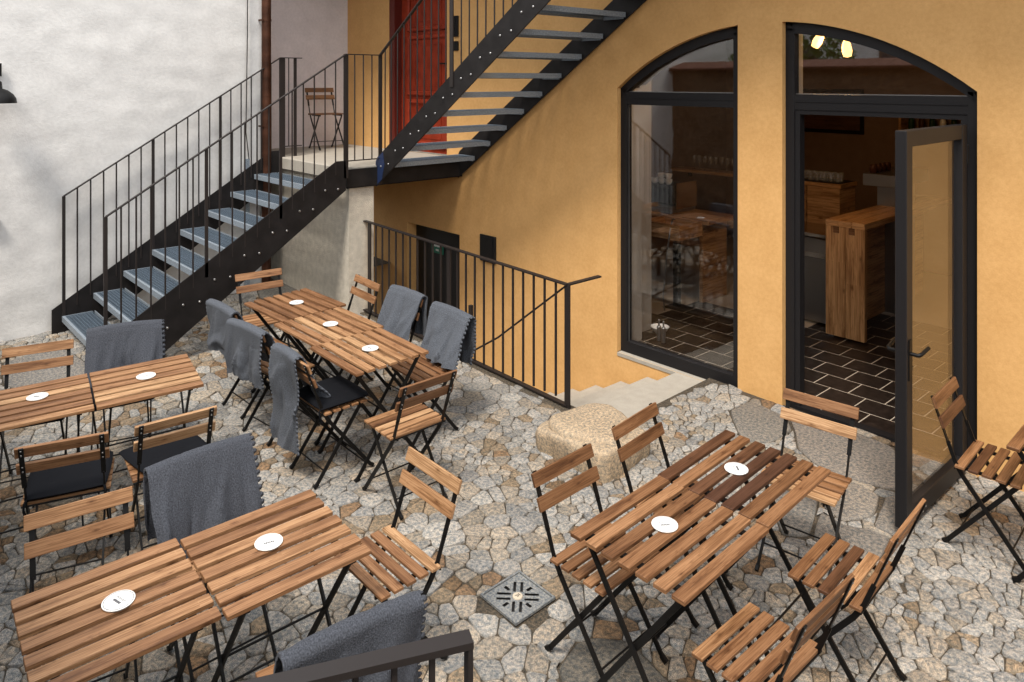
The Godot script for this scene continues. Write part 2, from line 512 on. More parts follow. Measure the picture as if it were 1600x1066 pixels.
func build_yard() -> void:
	# the bed between the stones, with the stairwell left open
	var bed := Geo.new()
	var xs := [-7.0, -3.57, -0.30, 9.0]
	for r in [[-7.0, 9.0, 1.20, 9.0], [-0.30, 9.0, -0.02, 1.20], [-7.0, -5.0, -0.02, 1.20]]:
		var nx := int(ceil((r[1] - r[0]) / 0.5))
		var nz := int(ceil((r[3] - r[2]) / 0.5))
		for i in nx:
			for j in nz:
				var q := []
				for e in [[i, j], [i + 1, j], [i + 1, j + 1], [i, j + 1]]:
					var x: float = lerpf(r[0], r[1], float(e[0]) / nx)
					var z: float = lerpf(r[2], r[3], float(e[1]) / nz)
					q.append(Vector3(x, ground(x, z) - 0.0105, z))
				bed.flat(q, Vector3.UP)
	var yard = struct(put(bed, "ground", M.joint))
	# large flagstones, outlined where they lie
	var slabs := [
		[[1138, 641], [1172, 625], [1228, 650], [1240, 672], [1205, 692], [1160, 690]],
		[[1232, 652], [1262, 646], [1404, 700], [1404, 768], [1345, 752], [1290, 738], [1246, 700], [1241, 675]],
		[[1290, 743], [1345, 757], [1378, 775], [1366, 808], [1318, 814], [1284, 790]],
		[[1382, 776], [1404, 772], [1430, 800], [1400, 838], [1364, 822], [1370, 808]],
		[[1215, 745], [1284, 743], [1279, 790], [1266, 838], [1222, 836], [1205, 790]],
		[[1280, 797], [1318, 819], [1364, 827], [1394, 842], [1376, 874], [1316, 872], [1268, 842]],
		[[870, 1044], [900, 1003], [930, 994], [984, 1000], [1020, 1036], [1062, 1082], [1040, 1122], [930, 1124], [884, 1080]],
		[[2, 566], [96, 541], [136, 566], [134, 600], [70, 612], [4, 604]],
		[[400, 447], [440, 440], [470, 452], [440, 470], [405, 466]]]
	var slab_polys := []
	for s in slabs: slab_polys.append(px_poly(s))
	var keep_out := [PackedVector2Array([Vector2(-9, -1), Vector2(-0.27, -1), Vector2(-0.27, 1.21), Vector2(-3.6, 1.29), Vector2(-3.6, 1.47), Vector2(-9, 1.47)]),
		PackedVector2Array([Vector2(0.38, 2.72), Vector2(0.66, 2.72), Vector2(0.66, 2.995), Vector2(0.38, 2.995)])]
	rng.seed = 77
	var nz := FastNoiseLite.new(); nz.seed = 4; nz.frequency = 0.8
	var wz := FastNoiseLite.new(); wz.seed = 8; wz.frequency = 0.35
	var pitch := 0.094
	var pts := []
	var grid := {}
	var rows := int(6.3 / (pitch * 0.9))
	for r in rows:
		for k in int(9.9 / pitch):
			var x := -5.2 + k * pitch + (0.21 * pitch * (r % 2))
			var z := -0.05 + r * pitch * 0.9
			var p := Vector2(x, z) + Vector2(wz.get_noise_2d(x, z), wz.get_noise_2d(x + 50, z)) * 0.55
			p += Vector2(rng.randf_range(-1, 1), rng.randf_range(-1, 1)) * pitch * 0.33
			if rng.randf() < 0.09: continue
			var key := Vector2i(floori(p.x / 0.2), floori(p.y / 0.2))
			if not grid.has(key): grid[key] = []
			grid[key].append(p); pts.append(p)
	var cells := []
	for p in pts:
		if p.x < -5.15 or p.x > 4.5 or p.y < 0.0 or p.y > 6.0: continue
		var bad := false
		for ko in keep_out:
			if inside(p, ko): bad = true
		if bad: continue
		var poly := PackedVector2Array([p + Vector2(-0.14, -0.14), p + Vector2(0.14, -0.14), p + Vector2(0.14, 0.14), p + Vector2(-0.14, 0.14)])
		var k0 := Vector2i(floori(p.x / 0.2), floori(p.y / 0.2))
		for dx in [-1, 0, 1]:
			for dz in [-1, 0, 1]:
				for q in grid.get(k0 + Vector2i(dx, dz), []):
					var d: Vector2 = q - p
					if d.length_squared() < 1e-8 or d.length_squared() > 0.09: continue
					var m: Vector2 = (p + q) / 2
					var o := PackedVector2Array()
					for i in poly.size():
						var a := poly[i]
						var b := poly[(i + 1) % poly.size()]
						var sa := d.dot(a - m)
						var sb := d.dot(b - m)
						if sa <= 0: o.append(a)
						if (sa < 0 and sb > 0) or (sa > 0 and sb < 0): o.append(a.lerp(b, sa / (sa - sb)))
					poly = o
					if poly.size() < 3: break
		if poly.size() < 3: continue
		var cut := poly
		for sp in slab_polys:
			if cut.size() > 2 and Geometry2D.intersect_polygons(cut, sp).size() > 0:
				var rest := Geometry2D.clip_polygons(cut, sp)
				cut = rest[0] if rest.size() > 0 and not Geometry2D.is_polygon_clockwise(rest[0]) else PackedVector2Array()
		for ko in keep_out:
			if cut.size() > 2 and Geometry2D.intersect_polygons(cut, ko).size() > 0:
				var rest2 := Geometry2D.clip_polygons(cut, ko)
				cut = rest2[0] if rest2.size() > 0 else PackedVector2Array()
		if cut.size() < 3: continue
		cut = shrink(cut, 0.0029)
		if cut.size() < 3: continue
		var area := 0.0
		for i in cut.size(): area += cut[i].cross(cut[(i + 1) % cut.size()])
		area = absf(area) / 2
		if area < 0.0012: continue
		var dep := depth_of(p.x, p.y)
		var u := 800 + FPX * (Vector3(p.x - EYE.x, 0, p.y - EYE.z).dot(RGT)) / maxf(dep, 0.1)
		var v := HORIZON + FPX * EYE.y / maxf(dep, 0.1)
		var shown := area / pow(dep, 3.0) if dep > 1 and u > 10 and u < 1590 and v < 1060 else 0.0
		# stones under the tables show less
		cells.append([shown, soften(cut, 0.15), rng.randf_range(-0.005, 0.004), cobble_color(p, nz), Vector2(rng.randfn() * 0.02, rng.randfn() * 0.02)])
	cells.sort_custom(func(s, t): return s[0] > t[0])
	var rest_of := Geo.new()
	for i in cells.size():
		var cdat = cells[i]
		var g: Geo = rest_of if i >= 300 else Geo.new()
		g.col = cdat[3]
		stone(g, cdat[1], cdat[2], 0.0015, 0.0062, cdat[4])
		if i < 300: put(g, "cobble", M.cobble, yard)
	stuff(put(rest_of, "small_cobbles", M.cobble, yard))
	var tints := [Color(0.40, 0.365, 0.32), Color(0.42, 0.38, 0.33), Color(0.50, 0.45, 0.385), Color(0.39, 0.355, 0.31), Color(0.38, 0.35, 0.31), Color(0.37, 0.34, 0.30), Color(0.24, 0.22, 0.19), Color(0.42, 0.395, 0.36), Color(0.36, 0.34, 0.30)]
	for i in slab_polys.size():
		var g := Geo.new(); g.col = tints[i]
		stone(g, soften(soften(shrink(slab_polys[i], 0.006), 0.1), 0.25), 0.004, 0.002, 0.012, Vector2.ZERO)
		put(g, "flagstone", M.cobble, yard)
	# stairwell to the cellar
	var pit := Geo.new()
	pit.flat([Vector3(-5.2, -1.32, 0), Vector3(-0.3, -1.32, 0), Vector3(-0.3, -1.32, 1.2), Vector3(-5.2, -1.32, 1.2)], Vector3.UP)
	pit.box(Vector3(-2.75, -0.69, 1.26), Vector3(4.9, 1.34, 0.12))
	pit.box(Vector3(-0.24, -0.69, 0.6), Vector3(0.10, 1.27, 1.2))
	var pf = struct(put(pit, "stairwell", M.concrete))
	for k in 10:
		var g := Geo.new()
		var y := 0.012 - 0.125 * k
		var x := -0.29 - 0.30 * k
		g.cbox(Vector3(x - 0.155, y - 0.06, 0.595), Vector3(0.32, 0.12, 1.15), 0.008)
		put(g, "step", M.concrete, pf)
	var kerb := Geo.new()
	kerb.cbox(Vector3(-2.1, -0.012, 1.25), Vector3(3.0, 0.16, 0.13), 0.01, Basis(Quaternion(Vector3(0, 0, 1), -0.0223)))
	put(kerb, "kerb", M.joint, pf)
	# far ground beyond the walls
	var far := Geo.new()
	far.flat([Vector3(-80, -1.6, -80), Vector3(80, -1.6, -80), Vector3(80, -1.6, 80), Vector3(-80, -1.6, 80)], Vector3.UP)
	struct(put(far, "terrain", M.joint))

func build_drain() -> void:
	var t := thing("drain_grate", "square cast iron drain grate with slots and round letter boss set in the cobbles", "drain", Vector3(0.52, ground(0.52, 2.858) + 0.004, 2.858), ground_basis())
	var g := Geo.new()
	for s in [-1, 1]:
		g.box(Vector3(s * 0.124, 0, 0), Vector3(0.010, 0.012, 0.258))
		g.box(Vector3(0, 0, s * 0.124), Vector3(0.238, 0.012, 0.010))
	put(g, "frame", M.iron, t)
	# plate made of cells around real slots
	var slots := []
	for s in [-1, 1]:
		for o in [-0.013, 0.013]:
			slots.append([Vector2(o * 1.25, s * 0.068), Vector2(0.0068, 0.034), 0.0])
			slots.append([Vector2(s * 0.068, o * 1.25), Vector2(0.034, 0.0068), 0.0])
	var rot := PI / 4
	var p := Geo.new()
	var n := 58
	var c := 0.236 / n
	for i in n:
		for j in n:
			var q := Vector2((i + 0.5) * c - 0.118, (j + 0.5) * c - 0.118)
			var w := q.rotated(rot)
			var hole := false
			for s in slots:
				var d: Vector2 = (w - s[0]).abs()
				if d.x < s[1].x and d.y < s[1].y: hole = true
			for s in [Vector2(0.055, 0.055), Vector2(-0.055, 0.055), Vector2(0.055, -0.055), Vector2(-0.055, -0.055)]:
				var dl: Vector2 = (w - s).rotated(-PI / 4 * signf(s.x * s.y))
				if absf(dl.x) < 0.016 and absf(dl.y) < 0.0065: hole = true
			if not hole: p.flat([Vector3(q.x - c / 2, 0, q.y - c / 2), Vector3(q.x + c / 2, 0, q.y - c / 2), Vector3(q.x + c / 2, 0, q.y + c / 2), Vector3(q.x - c / 2, 0, q.y + c / 2)], Vector3.UP)
	put(p, "plate", M.iron, t)
	var slot_shade := Geo.new()  # black sheet standing in for the shade below the slots
	slot_shade.flat([Vector3(-0.118, -0.013, -0.118), Vector3(0.118, -0.013, -0.118), Vector3(0.118, -0.013, 0.118), Vector3(-0.118, -0.013, 0.118)], Vector3.UP)
	put(slot_shade, "slot_shade", M.door_black, t)
	var boss := Geo.new()
	boss.lathe([Vector2(0.0245, -0.002), Vector2(0.0245, 0.004), Vector2(0.022, 0.006), Vector2(0.0, 0.006)], Vector3.ZERO, 24)
	put(boss, "boss", mat(Color(0.75, 0.70, 0.62), 0.6), t)
	var tm := TextMesh.new()
	tm.text = "HL"; tm.font_size = 32; tm.pixel_size = 0.0007; tm.depth = 0.001
	var sf := SystemFont.new(); sf.font_names = PackedStringArray(["Droid Sans"]); tm.font = sf
	var lt := put(tm, "lettering", M.door_black, t)
	lt.transform = Transform3D(Basis(Vector3(0, 0, 1), Vector3(1, 0, 0), Vector3(0, 1, 0)), Vector3(0, 0.0068, 0))

# ---------------------------------------------------------------- furniture
func slat_mesh(length: float, wide: float, thick: float, k: int) -> ArrayMesh:
	var key := "slat%.3f_%.3f_%d" % [length, wide, k]
	if not shared.has(key):
		var g := Geo.new()
		g.uvo = Vector2(k * 0.377, k * 0.0531)
		g.cbox(Vector3.ZERO, Vector3(length, thick, wide), 0.0018)
		shared[key] = g.mesh()
	return shared[key]

func pick_tone(weights: Array) -> StandardMaterial3D:
	var r := rng.randf()
	for i in weights.size():
		r -= weights[i]
		if r <= 0: return M["wood%d" % i]
	return M.wood1

func cached(key: String, make: Callable) -> ArrayMesh:
	if not shared.has(key):
		var g := Geo.new()
		make.call(g)
		shared[key] = g.mesh()
	return shared[key]

const TONE_LIGHT := [0.28, 0.36, 0.17, 0.13, 0.06]
const TONE_MID := [0.14, 0.34, 0.34, 0.06, 0.12]
const TONE_BROWN := [0.04, 0.22, 0.42, 0.0, 0.28, 0.04]
const TONE_DARK := [0.0, 0.14, 0.26, 0.0, 0.30, 0.22, 0.08]

func table(x: float, z: float, deg: float, tones: Array, sd: int, label: String, group: String, L := 0.55) -> Node3D:
	var e := L / 2 - 0.07
	rng.seed = sd
	var t := thing("folding_table", label, "table", Vector3(x, ground(x, z) + 0.003, z), ground_basis() * Basis(Vector3.UP, deg_to_rad(deg)), group)
	for i in 7:
		var o := put(slat_mesh(L, 0.0555, 0.018, rng.randi() % 12), "slat", pick_tone(tones), t)
		o.position = Vector3(rng.randf_range(-0.001, 0.001), 0.6905 + rng.randf_range(-0.0006, 0.0006), (i - 3) * 0.0807)
	for s in [-1, 1]:
		put(cached("trail%d_%.3f" % [s, L], func(g): g.box(Vector3(s * e, 0.6765, 0), Vector3(0.024, 0.012, 0.52))), "cross_rail", M.black, t)
		put(cached("tlegA%d_%.3f" % [s, L], func(g):
			g.bar(Vector3(s * (e + 0.009), 0.672, -0.235), Vector3(s * (e + 0.009), 0.018, 0.225), 0.023, 0.009, Vector3(0, 0.5, 1))
			g.bar(Vector3(s * (e + 0.009), 0.02, 0.218), Vector3(s * (e + 0.009), 0.005, 0.247), 0.022, 0.018, Vector3(0, 1, 0))), "leg", M.black, t)
		put(cached("tlegB%d_%.3f" % [s, L], func(g):
			g.bar(Vector3(s * (e - 0.001), 0.672, 0.235), Vector3(s * (e - 0.001), 0.018, -0.225), 0.023, 0.009, Vector3(0, 0.5, -1))
			g.bar(Vector3(s * (e - 0.001), 0.02, -0.218), Vector3(s * (e - 0.001), 0.005, -0.247), 0.022, 0.018, Vector3(0, 1, 0))), "leg", M.black, t)
	put(cached("trod_%.3f" % L, func(g): g.tube([Vector3(-e - 0.009, 0.10, 0.17), Vector3(e + 0.009, 0.10, 0.17)], 0.005)), "stretcher", M.black, t)
	put(cached("trod2_%.3f" % L, func(g): g.tube([Vector3(-e, 0.10, -0.17), Vector3(e, 0.10, -0.17)], 0.005)), "stretcher", M.black, t)
	put(cached("trod3_%.3f" % L, func(g): g.tube([Vector3(-e - 0.009, 0.345, -0.005), Vector3(e + 0.009, 0.345, -0.005)], 0.005)), "stretcher", M.black, t)
	return t

const LEAN := 0.36
# back_x, back_z: middle of the top of the backrest; deg: heading (0 faces +z, 90 faces +x)
func chair(bx: float, bz: float, deg: float, tones: Array, sd: int, label: String, group := "", y0 := INF, screws := true) -> Node3D:
	rng.seed = sd
	var rot := Basis(Vector3.UP, deg_to_rad(deg))
	var at := Vector3(bx, 0, bz) + rot * Vector3(0, 0, 0.272)
	at.y = ground(at.x, at.z) + 0.003 if is_inf(y0) else y0
	var t := thing("folding_chair", label, "chair", at, (ground_basis() * rot) if is_inf(y0) else rot, group)
	var back := Basis(Vector3.RIGHT, PI / 2 - LEAN)   # slat's own thickness axis turned to face forward
	for i in 2:
		var o := put(slat_mesh(0.39, 0.058, 0.015, rng.randi() % 12), "back_slat", pick_tone(tones), t)
		var y := 0.752 - 0.094 * i
		o.transform = Transform3D(back, Vector3(0, y, -0.2725 + (0.778 - y) * tan(LEAN) + 0.012))
	for i in 5:
		var o := put(slat_mesh(0.385, 0.0455, 0.014, rng.randi() % 12), "seat_slat", pick_tone(tones), t)
		o.position = Vector3(0, 0.4485, -0.128 + i * 0.0625)
	for s in [-1, 1]:
		put(cached("cpost%d" % s, func(g):
			var x: float = s * 0.167
			g.bar(Vector3(x, 0.778, -0.2725), Vector3(x, 0.55, -0.187), 0.021, 0.007, Vector3(1, 0, 0))
			g.bar(Vector3(x, 0.56, -0.1905), Vector3(x, 0.45, -0.149), 0.007, 0.019, Vector3(1, 0, 0))
			g.bar(Vector3(x, 0.455, -0.151), Vector3(x, 0.39, -0.112), 0.009, 0.022, Vector3(1, 0, 0))
			g.bar(Vector3(x, 0.395, -0.115), Vector3(x, 0.02, 0.178), 0.009, 0.022, Vector3(1, 0, 0))
			g.bar(Vector3(x, 0.024, 0.172), Vector3(x, 0.006, 0.2), 0.016, 0.02, Vector3(1, 0, 0))), "back_leg", M.black, t)
		put(cached("cleg%d" % s, func(g):
			var x: float = s * 0.153
			g.bar(Vector3(x, 0.436, 0.128), Vector3(x, 0.02, -0.188), 0.009, 0.022, Vector3(1, 0, 0))
			g.bar(Vector3(x, 0.024, -0.182), Vector3(x, 0.006, -0.21), 0.016, 0.02, Vector3(1, 0, 0))), "front_leg", M.black, t)
		put(cached("cside%d" % s, func(g): g.box(Vector3(s * 0.140, 0.432, -0.003), Vector3(0.008, 0.018, 0.29))), "seat_rail", M.black, t)
		if screws:
			for i in 4:
				var y: float = [0.765, 0.739, 0.671, 0.645][i]
				var o := put(cached("screw", func(g): g.lathe([Vector2(0.0042, 0), Vector2(0.0036, 0.0025), Vector2(0, 0.003)], Vector3.ZERO, 8)), "screw", M.steel, t)
				o.transform = Transform3D(Basis(Vector3.RIGHT, -PI / 2 - LEAN), Vector3(s * 0.167, y, -0.2725 + (0.778 - y) * tan(LEAN) - 0.0045))
	put(cached("crod1", func(g): g.tube([Vector3(-0.190, 0.437, -0.150), Vector3(0.190, 0.437, -0.150)], 0.0045)), "pivot_rod", M.black, t)
	put(cached("crod2", func(g): g.tube([Vector3(-0.167, 0.105, 0.110), Vector3(0.167, 0.105, 0.110)], 0.0045)), "stretcher", M.black, t)
	put(cached("crod3", func(g): g.tube([Vector3(-0.153, 0.085, -0.139), Vector3(0.153, 0.085, -0.139)], 0.0045)), "stretcher", M.black, t)
	return t

func cushion(ch: Node3D, label: String, turn := 0.0, slide := 0.0) -> void:
	var t := thing("seat_cushion", label, "cushion", ch.position + ch.basis * Vector3(0, 0, slide), ch.basis * Basis(Vector3.UP, turn), "black seat cushions")
	var g := Geo.new()
	# pillowy pad with notched rear corners
	var prof := []
	var n := 26
	for layer in [1.0, -1.0]:
		var grid := []
		for i in n + 1:
			var row := []
			for j in n + 1:
				var a := i * 2.0 / n - 1
				var b := j * 2.0 / n - 1
				var e: float = pow(maxf(absf(a), absf(b)), 6.0)
				var thick: float = 0.021 * sqrt(maxf(0.0, 1 - e)) + 0.0008
				var tuft := 0.0
				for q in [[-0.4, -0.4], [0.4, -0.4], [-0.4, 0.4], [0.4, 0.4]]:
					tuft += 0.006 * exp(-((a - q[0]) * (a - q[0]) + (b - q[1]) * (b - q[1])) * 60)
				var sq := 1.0 - 0.035 * a * a * b * b
				row.append(Vector3(b * 0.192 * sq * (1.0 - 0.03 * (1 - a)), 0.481 + layer * (thick - tuft) - 0.003 * a * a, a * 0.175 * sq + 0.0))
			grid.append(row)
		g.sheet(grid, Vector3.UP * layer)
	put(g, "pad", M.cushion, t)
	for s in [-1, 1]:
		var ties := Geo.new()
		ties.tube([Vector3(s * 0.165, 0.478, -0.165), Vector3(s * 0.172, 0.465, -0.182), Vector3(s * 0.176, 0.43, -0.175), Vector3(s * 0.17, 0.39, -0.16)], 0.006, 6)
		put(ties, "tie", M.cushion, t)

# blanket folded over a backrest. outer/inner: how far it hangs behind and before; w: width; off: sideways shift
func blanket(ch: Node3D, outer: float, inner: float, w: float, off: float, dark: bool, sd: int, label: String, hems: Array, skew := 0.0) -> void:
	var t := thing("blanket", label, "blanket", ch.position, ch.basis, "grey wool blankets over the chairs")
	var nz := FastNoiseLite.new(); nz.seed = sd; nz.frequency = 3.2; nz.fractal_octaves = 2
	var nf := FastNoiseLite.new(); nf.seed = sd + 9; nf.frequency = 1.0
	var rows := 70
	var cols := 36
	var total := outer + inner + 0.09
	var grid := []
	for i in rows + 1:
		var s := total * i / rows
		var row := []
		for j in cols + 1:
			var b := j * 2.0 / cols - 1
			var x := off + b * w / 2
			var p: Vector3
			var hang := 0.0
			var out := Vector3.ZERO
			if s < outer:
				hang = outer - s
				p = Vector3(x, 0.788 - hang, -0.294 + minf(hang, 0.3) * 0.10)
				out = Vector3(0, 0, -1)
			elif s < outer + 0.09:
				var a := (s - outer) / 0.09 * PI
				p = Vector3(x, 0.788 + sin(a) * 0.024, -0.268 - cos(a) * 0.027)
				out = Vector3(0, sin(a), -cos(a))
			else:
				hang = s - outer - 0.09
				p = Vector3(x, 0.788 - hang, -0.236 + minf(hang, 0.32) * tan(LEAN))
				out = Vector3(0, 0, 1)
			var amp := minf(hang * 0.13, 0.032)
			var fold := nz.get_noise_2d(x * 1.5 + s * 0.12, s * 0.28)
			var pleat := 1.0 - absf(nz.get_noise_2d(x * 1.1 + 40 + s * 0.25, s * 0.3)) * 4.0
			var crease := 1.0 - minf(absf(nz.get_noise_2d(x * 0.9 + s * 0.7 + 80, s * 0.8 - x * 0.4)) * 14.0, 1.0)
			p += out * (amp * (0.5 + fold * 2.0 + maxf(pleat, 0.0) * 0.9) - crease * 0.0035 + 0.004)
			p.x += nf.get_noise_2d(s * 1.5, b) * 0.03 * minf(hang * 4, 1.0) + skew * hang * signf(s - outer)
			p.y += nf.get_noise_2d(b * 0.9, 7.0) * 0.035 * minf(hang * 4, 1.0) - absf(b) * absf(b) * 0.012 * (1.0 if hang == 0.0 else 0.6)
			row.append(p)
		grid.append(row)
	var g := Geo.new()
	g.sheet(grid, Vector3.UP, 0.011)
	put(g, "cloth", M.blanket_dark if dark else M.blanket, t)
	# whip-stitched scallops along both side hems
	var fr := Geo.new()
	var count := int(total / 0.027)
	for side in hems.map(func(q): return cols if q > 0 else 0):
		for k in count:
			var fi := (k + 0.5) / count * rows
			var i := int(fi)
			var a: Vector3 = grid[i][side].lerp(grid[mini(i + 1, rows)][side], fi - i)
			var along: Vector3 = (grid[mini(i + 1, rows)][side] - grid[i][side]).normalized()
			var sx := 1.0 if side == cols else -1.0
			var nrm := along.cross(Vector3(sx, 0, 0)).normalized()
			var c := a + Vector3(sx * 0.006, 0, 0)
			var ring := []
			for m in 7:
				var an := TAU * m / 7
				ring.append(c + along * cos(an) * 0.0125 + Vector3(sx, 0, 0) * (sin(an) * 0.014))
			for m in 7:
				for f in [1.0, -1.0]:
					fr.tri(c + nrm * 0.006 * f, ring[m], ring[(m + 1) % 7], nrm * f, (ring[m] - c).normalized(), (ring[(m + 1) % 7] - c).normalized())
	if not hems.is_empty(): stuff(put(fr, "fringe", M.blanket_dark if dark else M.blanket, t))

func coaster(x: float, z: float, top_y: float, turn: float, label: String) -> void:
	var t := thing("coaster", label, "coaster", Vector3(x, top_y, z), ground_basis() * Basis(Vector3.UP, turn), "white paper coasters")
	put(cached("disc", func(g): g.lathe([Vector2(0.0, -0.0), Vector2(0.0535, 0.0), Vector2(0.0535, 0.004), Vector2(0.053, 0.0046), Vector2(0, 0.0046)], Vector3.ZERO, 40)), "disc", M.paper, t)
	put(cached("ring", func(g): g.lathe([Vector2(0.0470, 0.0048), Vector2(0.0472, 0.0053), Vector2(0.0484, 0.0053), Vector2(0.0486, 0.0048)], Vector3.ZERO, 48)), "printed_ring", M.print, t)
	put(cached("mark", func(g):
		for i in 6: g.box(Vector3(-0.0160 + i * 0.0064, 0.0050, 0.006), Vector3(0.0046, 0.0006, 0.0082 + 0.001 * (i % 2)))
		for i in 7:
			g.box(Vector3(-0.0195 + i * 0.0066, 0.0050, -0.0085), Vector3(0.0016, 0.0006, 0.0078))
			if i % 2 == 0: g.box(Vector3(-0.0173 + i * 0.0066, 0.0050, -0.0117), Vector3(0.0030, 0.0006, 0.0014))), "printed_mark", M.print, t)

func build_furniture() -> void:
	var gm := "tables of the row of three by the cellar railing"
	var gl := "tables of the pair by the grey steel stairs"
	var gb := "tables of the pair beside the foreground railing"
	var gr := "tables of the pair before the glass door"
	var tb := {}
	tb.bl1 = table(0.332, 4.579, 87.3, TONE_LIGHT, 11, "slatted table beside the one with the free end chair, foreground railing pair", gb)
	tb.bl2 = table(0.380, 4.019, 87.7, TONE_MID, 12, "slatted table with an uncovered chair at its open end, foreground railing pair", gb)
	tb.r1 = table(1.362, 2.795, 91.5, TONE_BROWN, 13, "mid brown slatted table of the door pair, farther from the glass door", gr, 0.603)
	tb.r2 = table(1.334, 2.188, 92.3, TONE_DARK, 25, "slatted table with very dark slats, closest to the glass door", gr, 0.603)
	tb.m1 = table(-2.290, 2.634, 4.0, TONE_MID, 15, "slatted table at the pillar end of the row of three", gm, 0.595)
	tb.m2 = table(-1.690, 2.671, 2.5, TONE_LIGHT, 16, "middle slatted table in the row of three by the cellar railing", gm, 0.585)
	tb.m3 = table(-1.105, 2.693, 0.5, TONE_LIGHT, 17, "slatted table at the yard end of the row of three tables", gm, 0.585)
	tb.l1 = table(-1.690, 4.475, 81.0, TONE_MID, 18, "slatted table in front of the bare chair by the white wall", gl)
	tb.l2 = table(-1.600, 3.920, 81.0, TONE_LIGHT, 19, "slatted table in front of the dark blanket at the stair foot", gl)
	tb.e = table(2.330, 0.735, 91.0, TONE_DARK, 20, "dark slatted table by the yellow wall behind the open glass door leaf", "")
	for c in [["bl1", -0.003, -0.003, 0.3, "white coaster on the table at the closed end of the foreground pair"], ["bl2", -0.007, 0.028, 1.3, "white coaster on the table beside the uncovered end chair"], ["r1", -0.017, 0.005, 0.9, "white coaster on the mid brown table of the door pair"], ["r2", -0.022, 0.023, 2.4, "white coaster on the very dark table nearest the glass door"], ["m1", 0.012, 0.0, 0.5, "white coaster on the table by the rough plaster pillar"], ["m2", 0.02, 0.0, 1.0, "white coaster on the middle table of the row of three"], ["m3", 0.02, 0.007, 0.2, "white coaster on the yard end table of the row of three"], ["l1", -0.03, -0.01, 0.7, "white coaster on the table before the bare chair at the white wall"], ["l2", -0.007, 0.006, 1.6, "white coaster on the table before the dark blanket at the stairs"]]:
		var o: Node3D = tb[c[0]]
		coaster(o.position.x + c[1], o.position.z + c[2], ground(o.position.x + c[1], o.position.z + c[2]) + 0.7045, c[3], c[4])
	var gc := "slatted folding chairs around the tables"
	chair(-5.88, 0.56, 84.0, TONE_DARK, 31, "dark slatted folding chair standing alone on the stair landing", "", 1.602)
	chair(-3.076, 2.590, 81.5, TONE_LIGHT, 32, "bare folding chair at the stair end of the row of three tables", gc)
	chair(-2.236, 2.005, -1.6, TONE_LIGHT, 33, "bare folding chair in front of the rough plaster pillar", gc)
	var c4 := chair(-1.690, 1.985, 3.0, TONE_LIGHT, 34, "blanketed folding chair against the cellar railing, beside the bare pillar chair", gc, INF, false)
	var c5 := chair(-1.130, 1.995, -1.0, TONE_MID, 35, "blanketed folding chair against the cellar railing, farther from the pillar", gc, INF, false)
	var c6a := chair(-2.290, 3.200, 183.0, TONE_MID, 36, "blanketed folding chair facing the cellar railing, closest to the stairs", gc, INF, false)
	var c6b := chair(-1.790, 3.235, 188.0, TONE_MID, 37, "blanketed folding chair facing the cellar railing, second from the stairs", gc, INF, false)
	var c6c := chair(-1.127, 3.224, 181.0, TONE_MID, 38, "folding chair with black cushion and long hanging blanket", gc)
	chair(-0.298, 2.781, 268.7, TONE_LIGHT, 39, "bare folding chair at the yard end of the row of three tables", gc)
	var c8 := chair(-2.424, 4.322, 73.5, TONE_MID, 40, "bare backed folding chair beside the white wall", gc)
	var c9 := chair(-2.345, 3.845, 72.0, TONE_MID, 41, "folding chair under the dark blanket at the foot of the stairs", gc, INF, false)
	var c10 := chair(-0.908, 4.493, 252.2, TONE_LIGHT, 42, "folding chair with black cushion, back to back with the bare knotty chair", gc)
	var c11 := chair(-0.795, 4.000, 263.2, TONE_LIGHT, 43, "folding chair with skewed black cushion, back to back with the dark blanket", gc)
	chair(-0.321, 4.545, 81.0, TONE_LIGHT, 44, "bare folding chair with knotty back slats at the foreground tables", gc)
	var c13 := chair(-0.330, 4.067, 90.0, TONE_LIGHT, 45, "folding chair under a wide dark blanket at the foreground tables", gc, INF, false)
	chair(0.433, 3.276, 0.5, TONE_LIGHT, 46, "bare folding chair at the open end of the foreground tables", gc)
	var c15 := chair(1.078, 4.072, 263.0, TONE_LIGHT, 47, "folding chair under a dark blanket beside the foreground railing", gc, INF, false)
	chair(0.779, 2.831, 91.0, TONE_BROWN, 48, "bare folding chair between the drain and the door tables", gc)
	chair(0.734, 2.256, 95.0, TONE_BROWN, 49, "bare folding chair between the round topped stone and the door tables", gc)
	chair(1.288, 1.345, 9.0, TONE_LIGHT, 50, "bare folding chair on the flagstones before the doorway", gc)
	chair(2.039, 2.137, -87.0, TONE_BROWN, 51, "bare folding chair beside the open door leaf at the very dark table", gc)
	chair(2.028, 2.816, -91.0, TONE_BROWN, 52, "bare folding chair across from the drain at the mid brown table", gc)
	chair(1.674, 0.719, 92.5, TONE_DARK, 53, "dark folding chair behind the open glass door leaf", gc)
	blanket(c4, 0.30, 0.34, 0.40, 0.0, false, 3, "light grey blanket on the railing side chair nearer the pillar", [])
	blanket(c5, 0.34, 0.30, 0.44, 0.02, false, 5, "light grey blanket with bunched fringed end on the second railing side chair", [1], 0.1)
	blanket(c6a, 0.32, 0.24, 0.42, 0.0, false, 7, "light grey blanket on the chair closest to the stairs", [1])
	blanket(c6b, 0.34, 0.26, 0.43, -0.02, false, 9, "light grey blanket with fringe, second chair from the stairs", [-1])
	blanket(c6c, 0.58, 0.42, 0.30, 0.06, false, 11, "long light grey blanket hanging beside the black cushion", [1, -1])
	blanket(c9, 0.30, 0.36, 0.45, 0.01, true, 13, "dark grey blanket with scalloped hem at the foot of the stairs", [1])
	blanket(c13, 0.30, 0.40, 0.46, 0.01, true, 15, "wide dark grey blanket with wrapped end at the foreground tables", [1])
	blanket(c15, 0.34, 0.30, 0.47, 0.0, true, 17, "dark grey blanket beside the foreground railing", [-1])
	cushion(c6c, "black seat cushion beside the long hanging blanket")
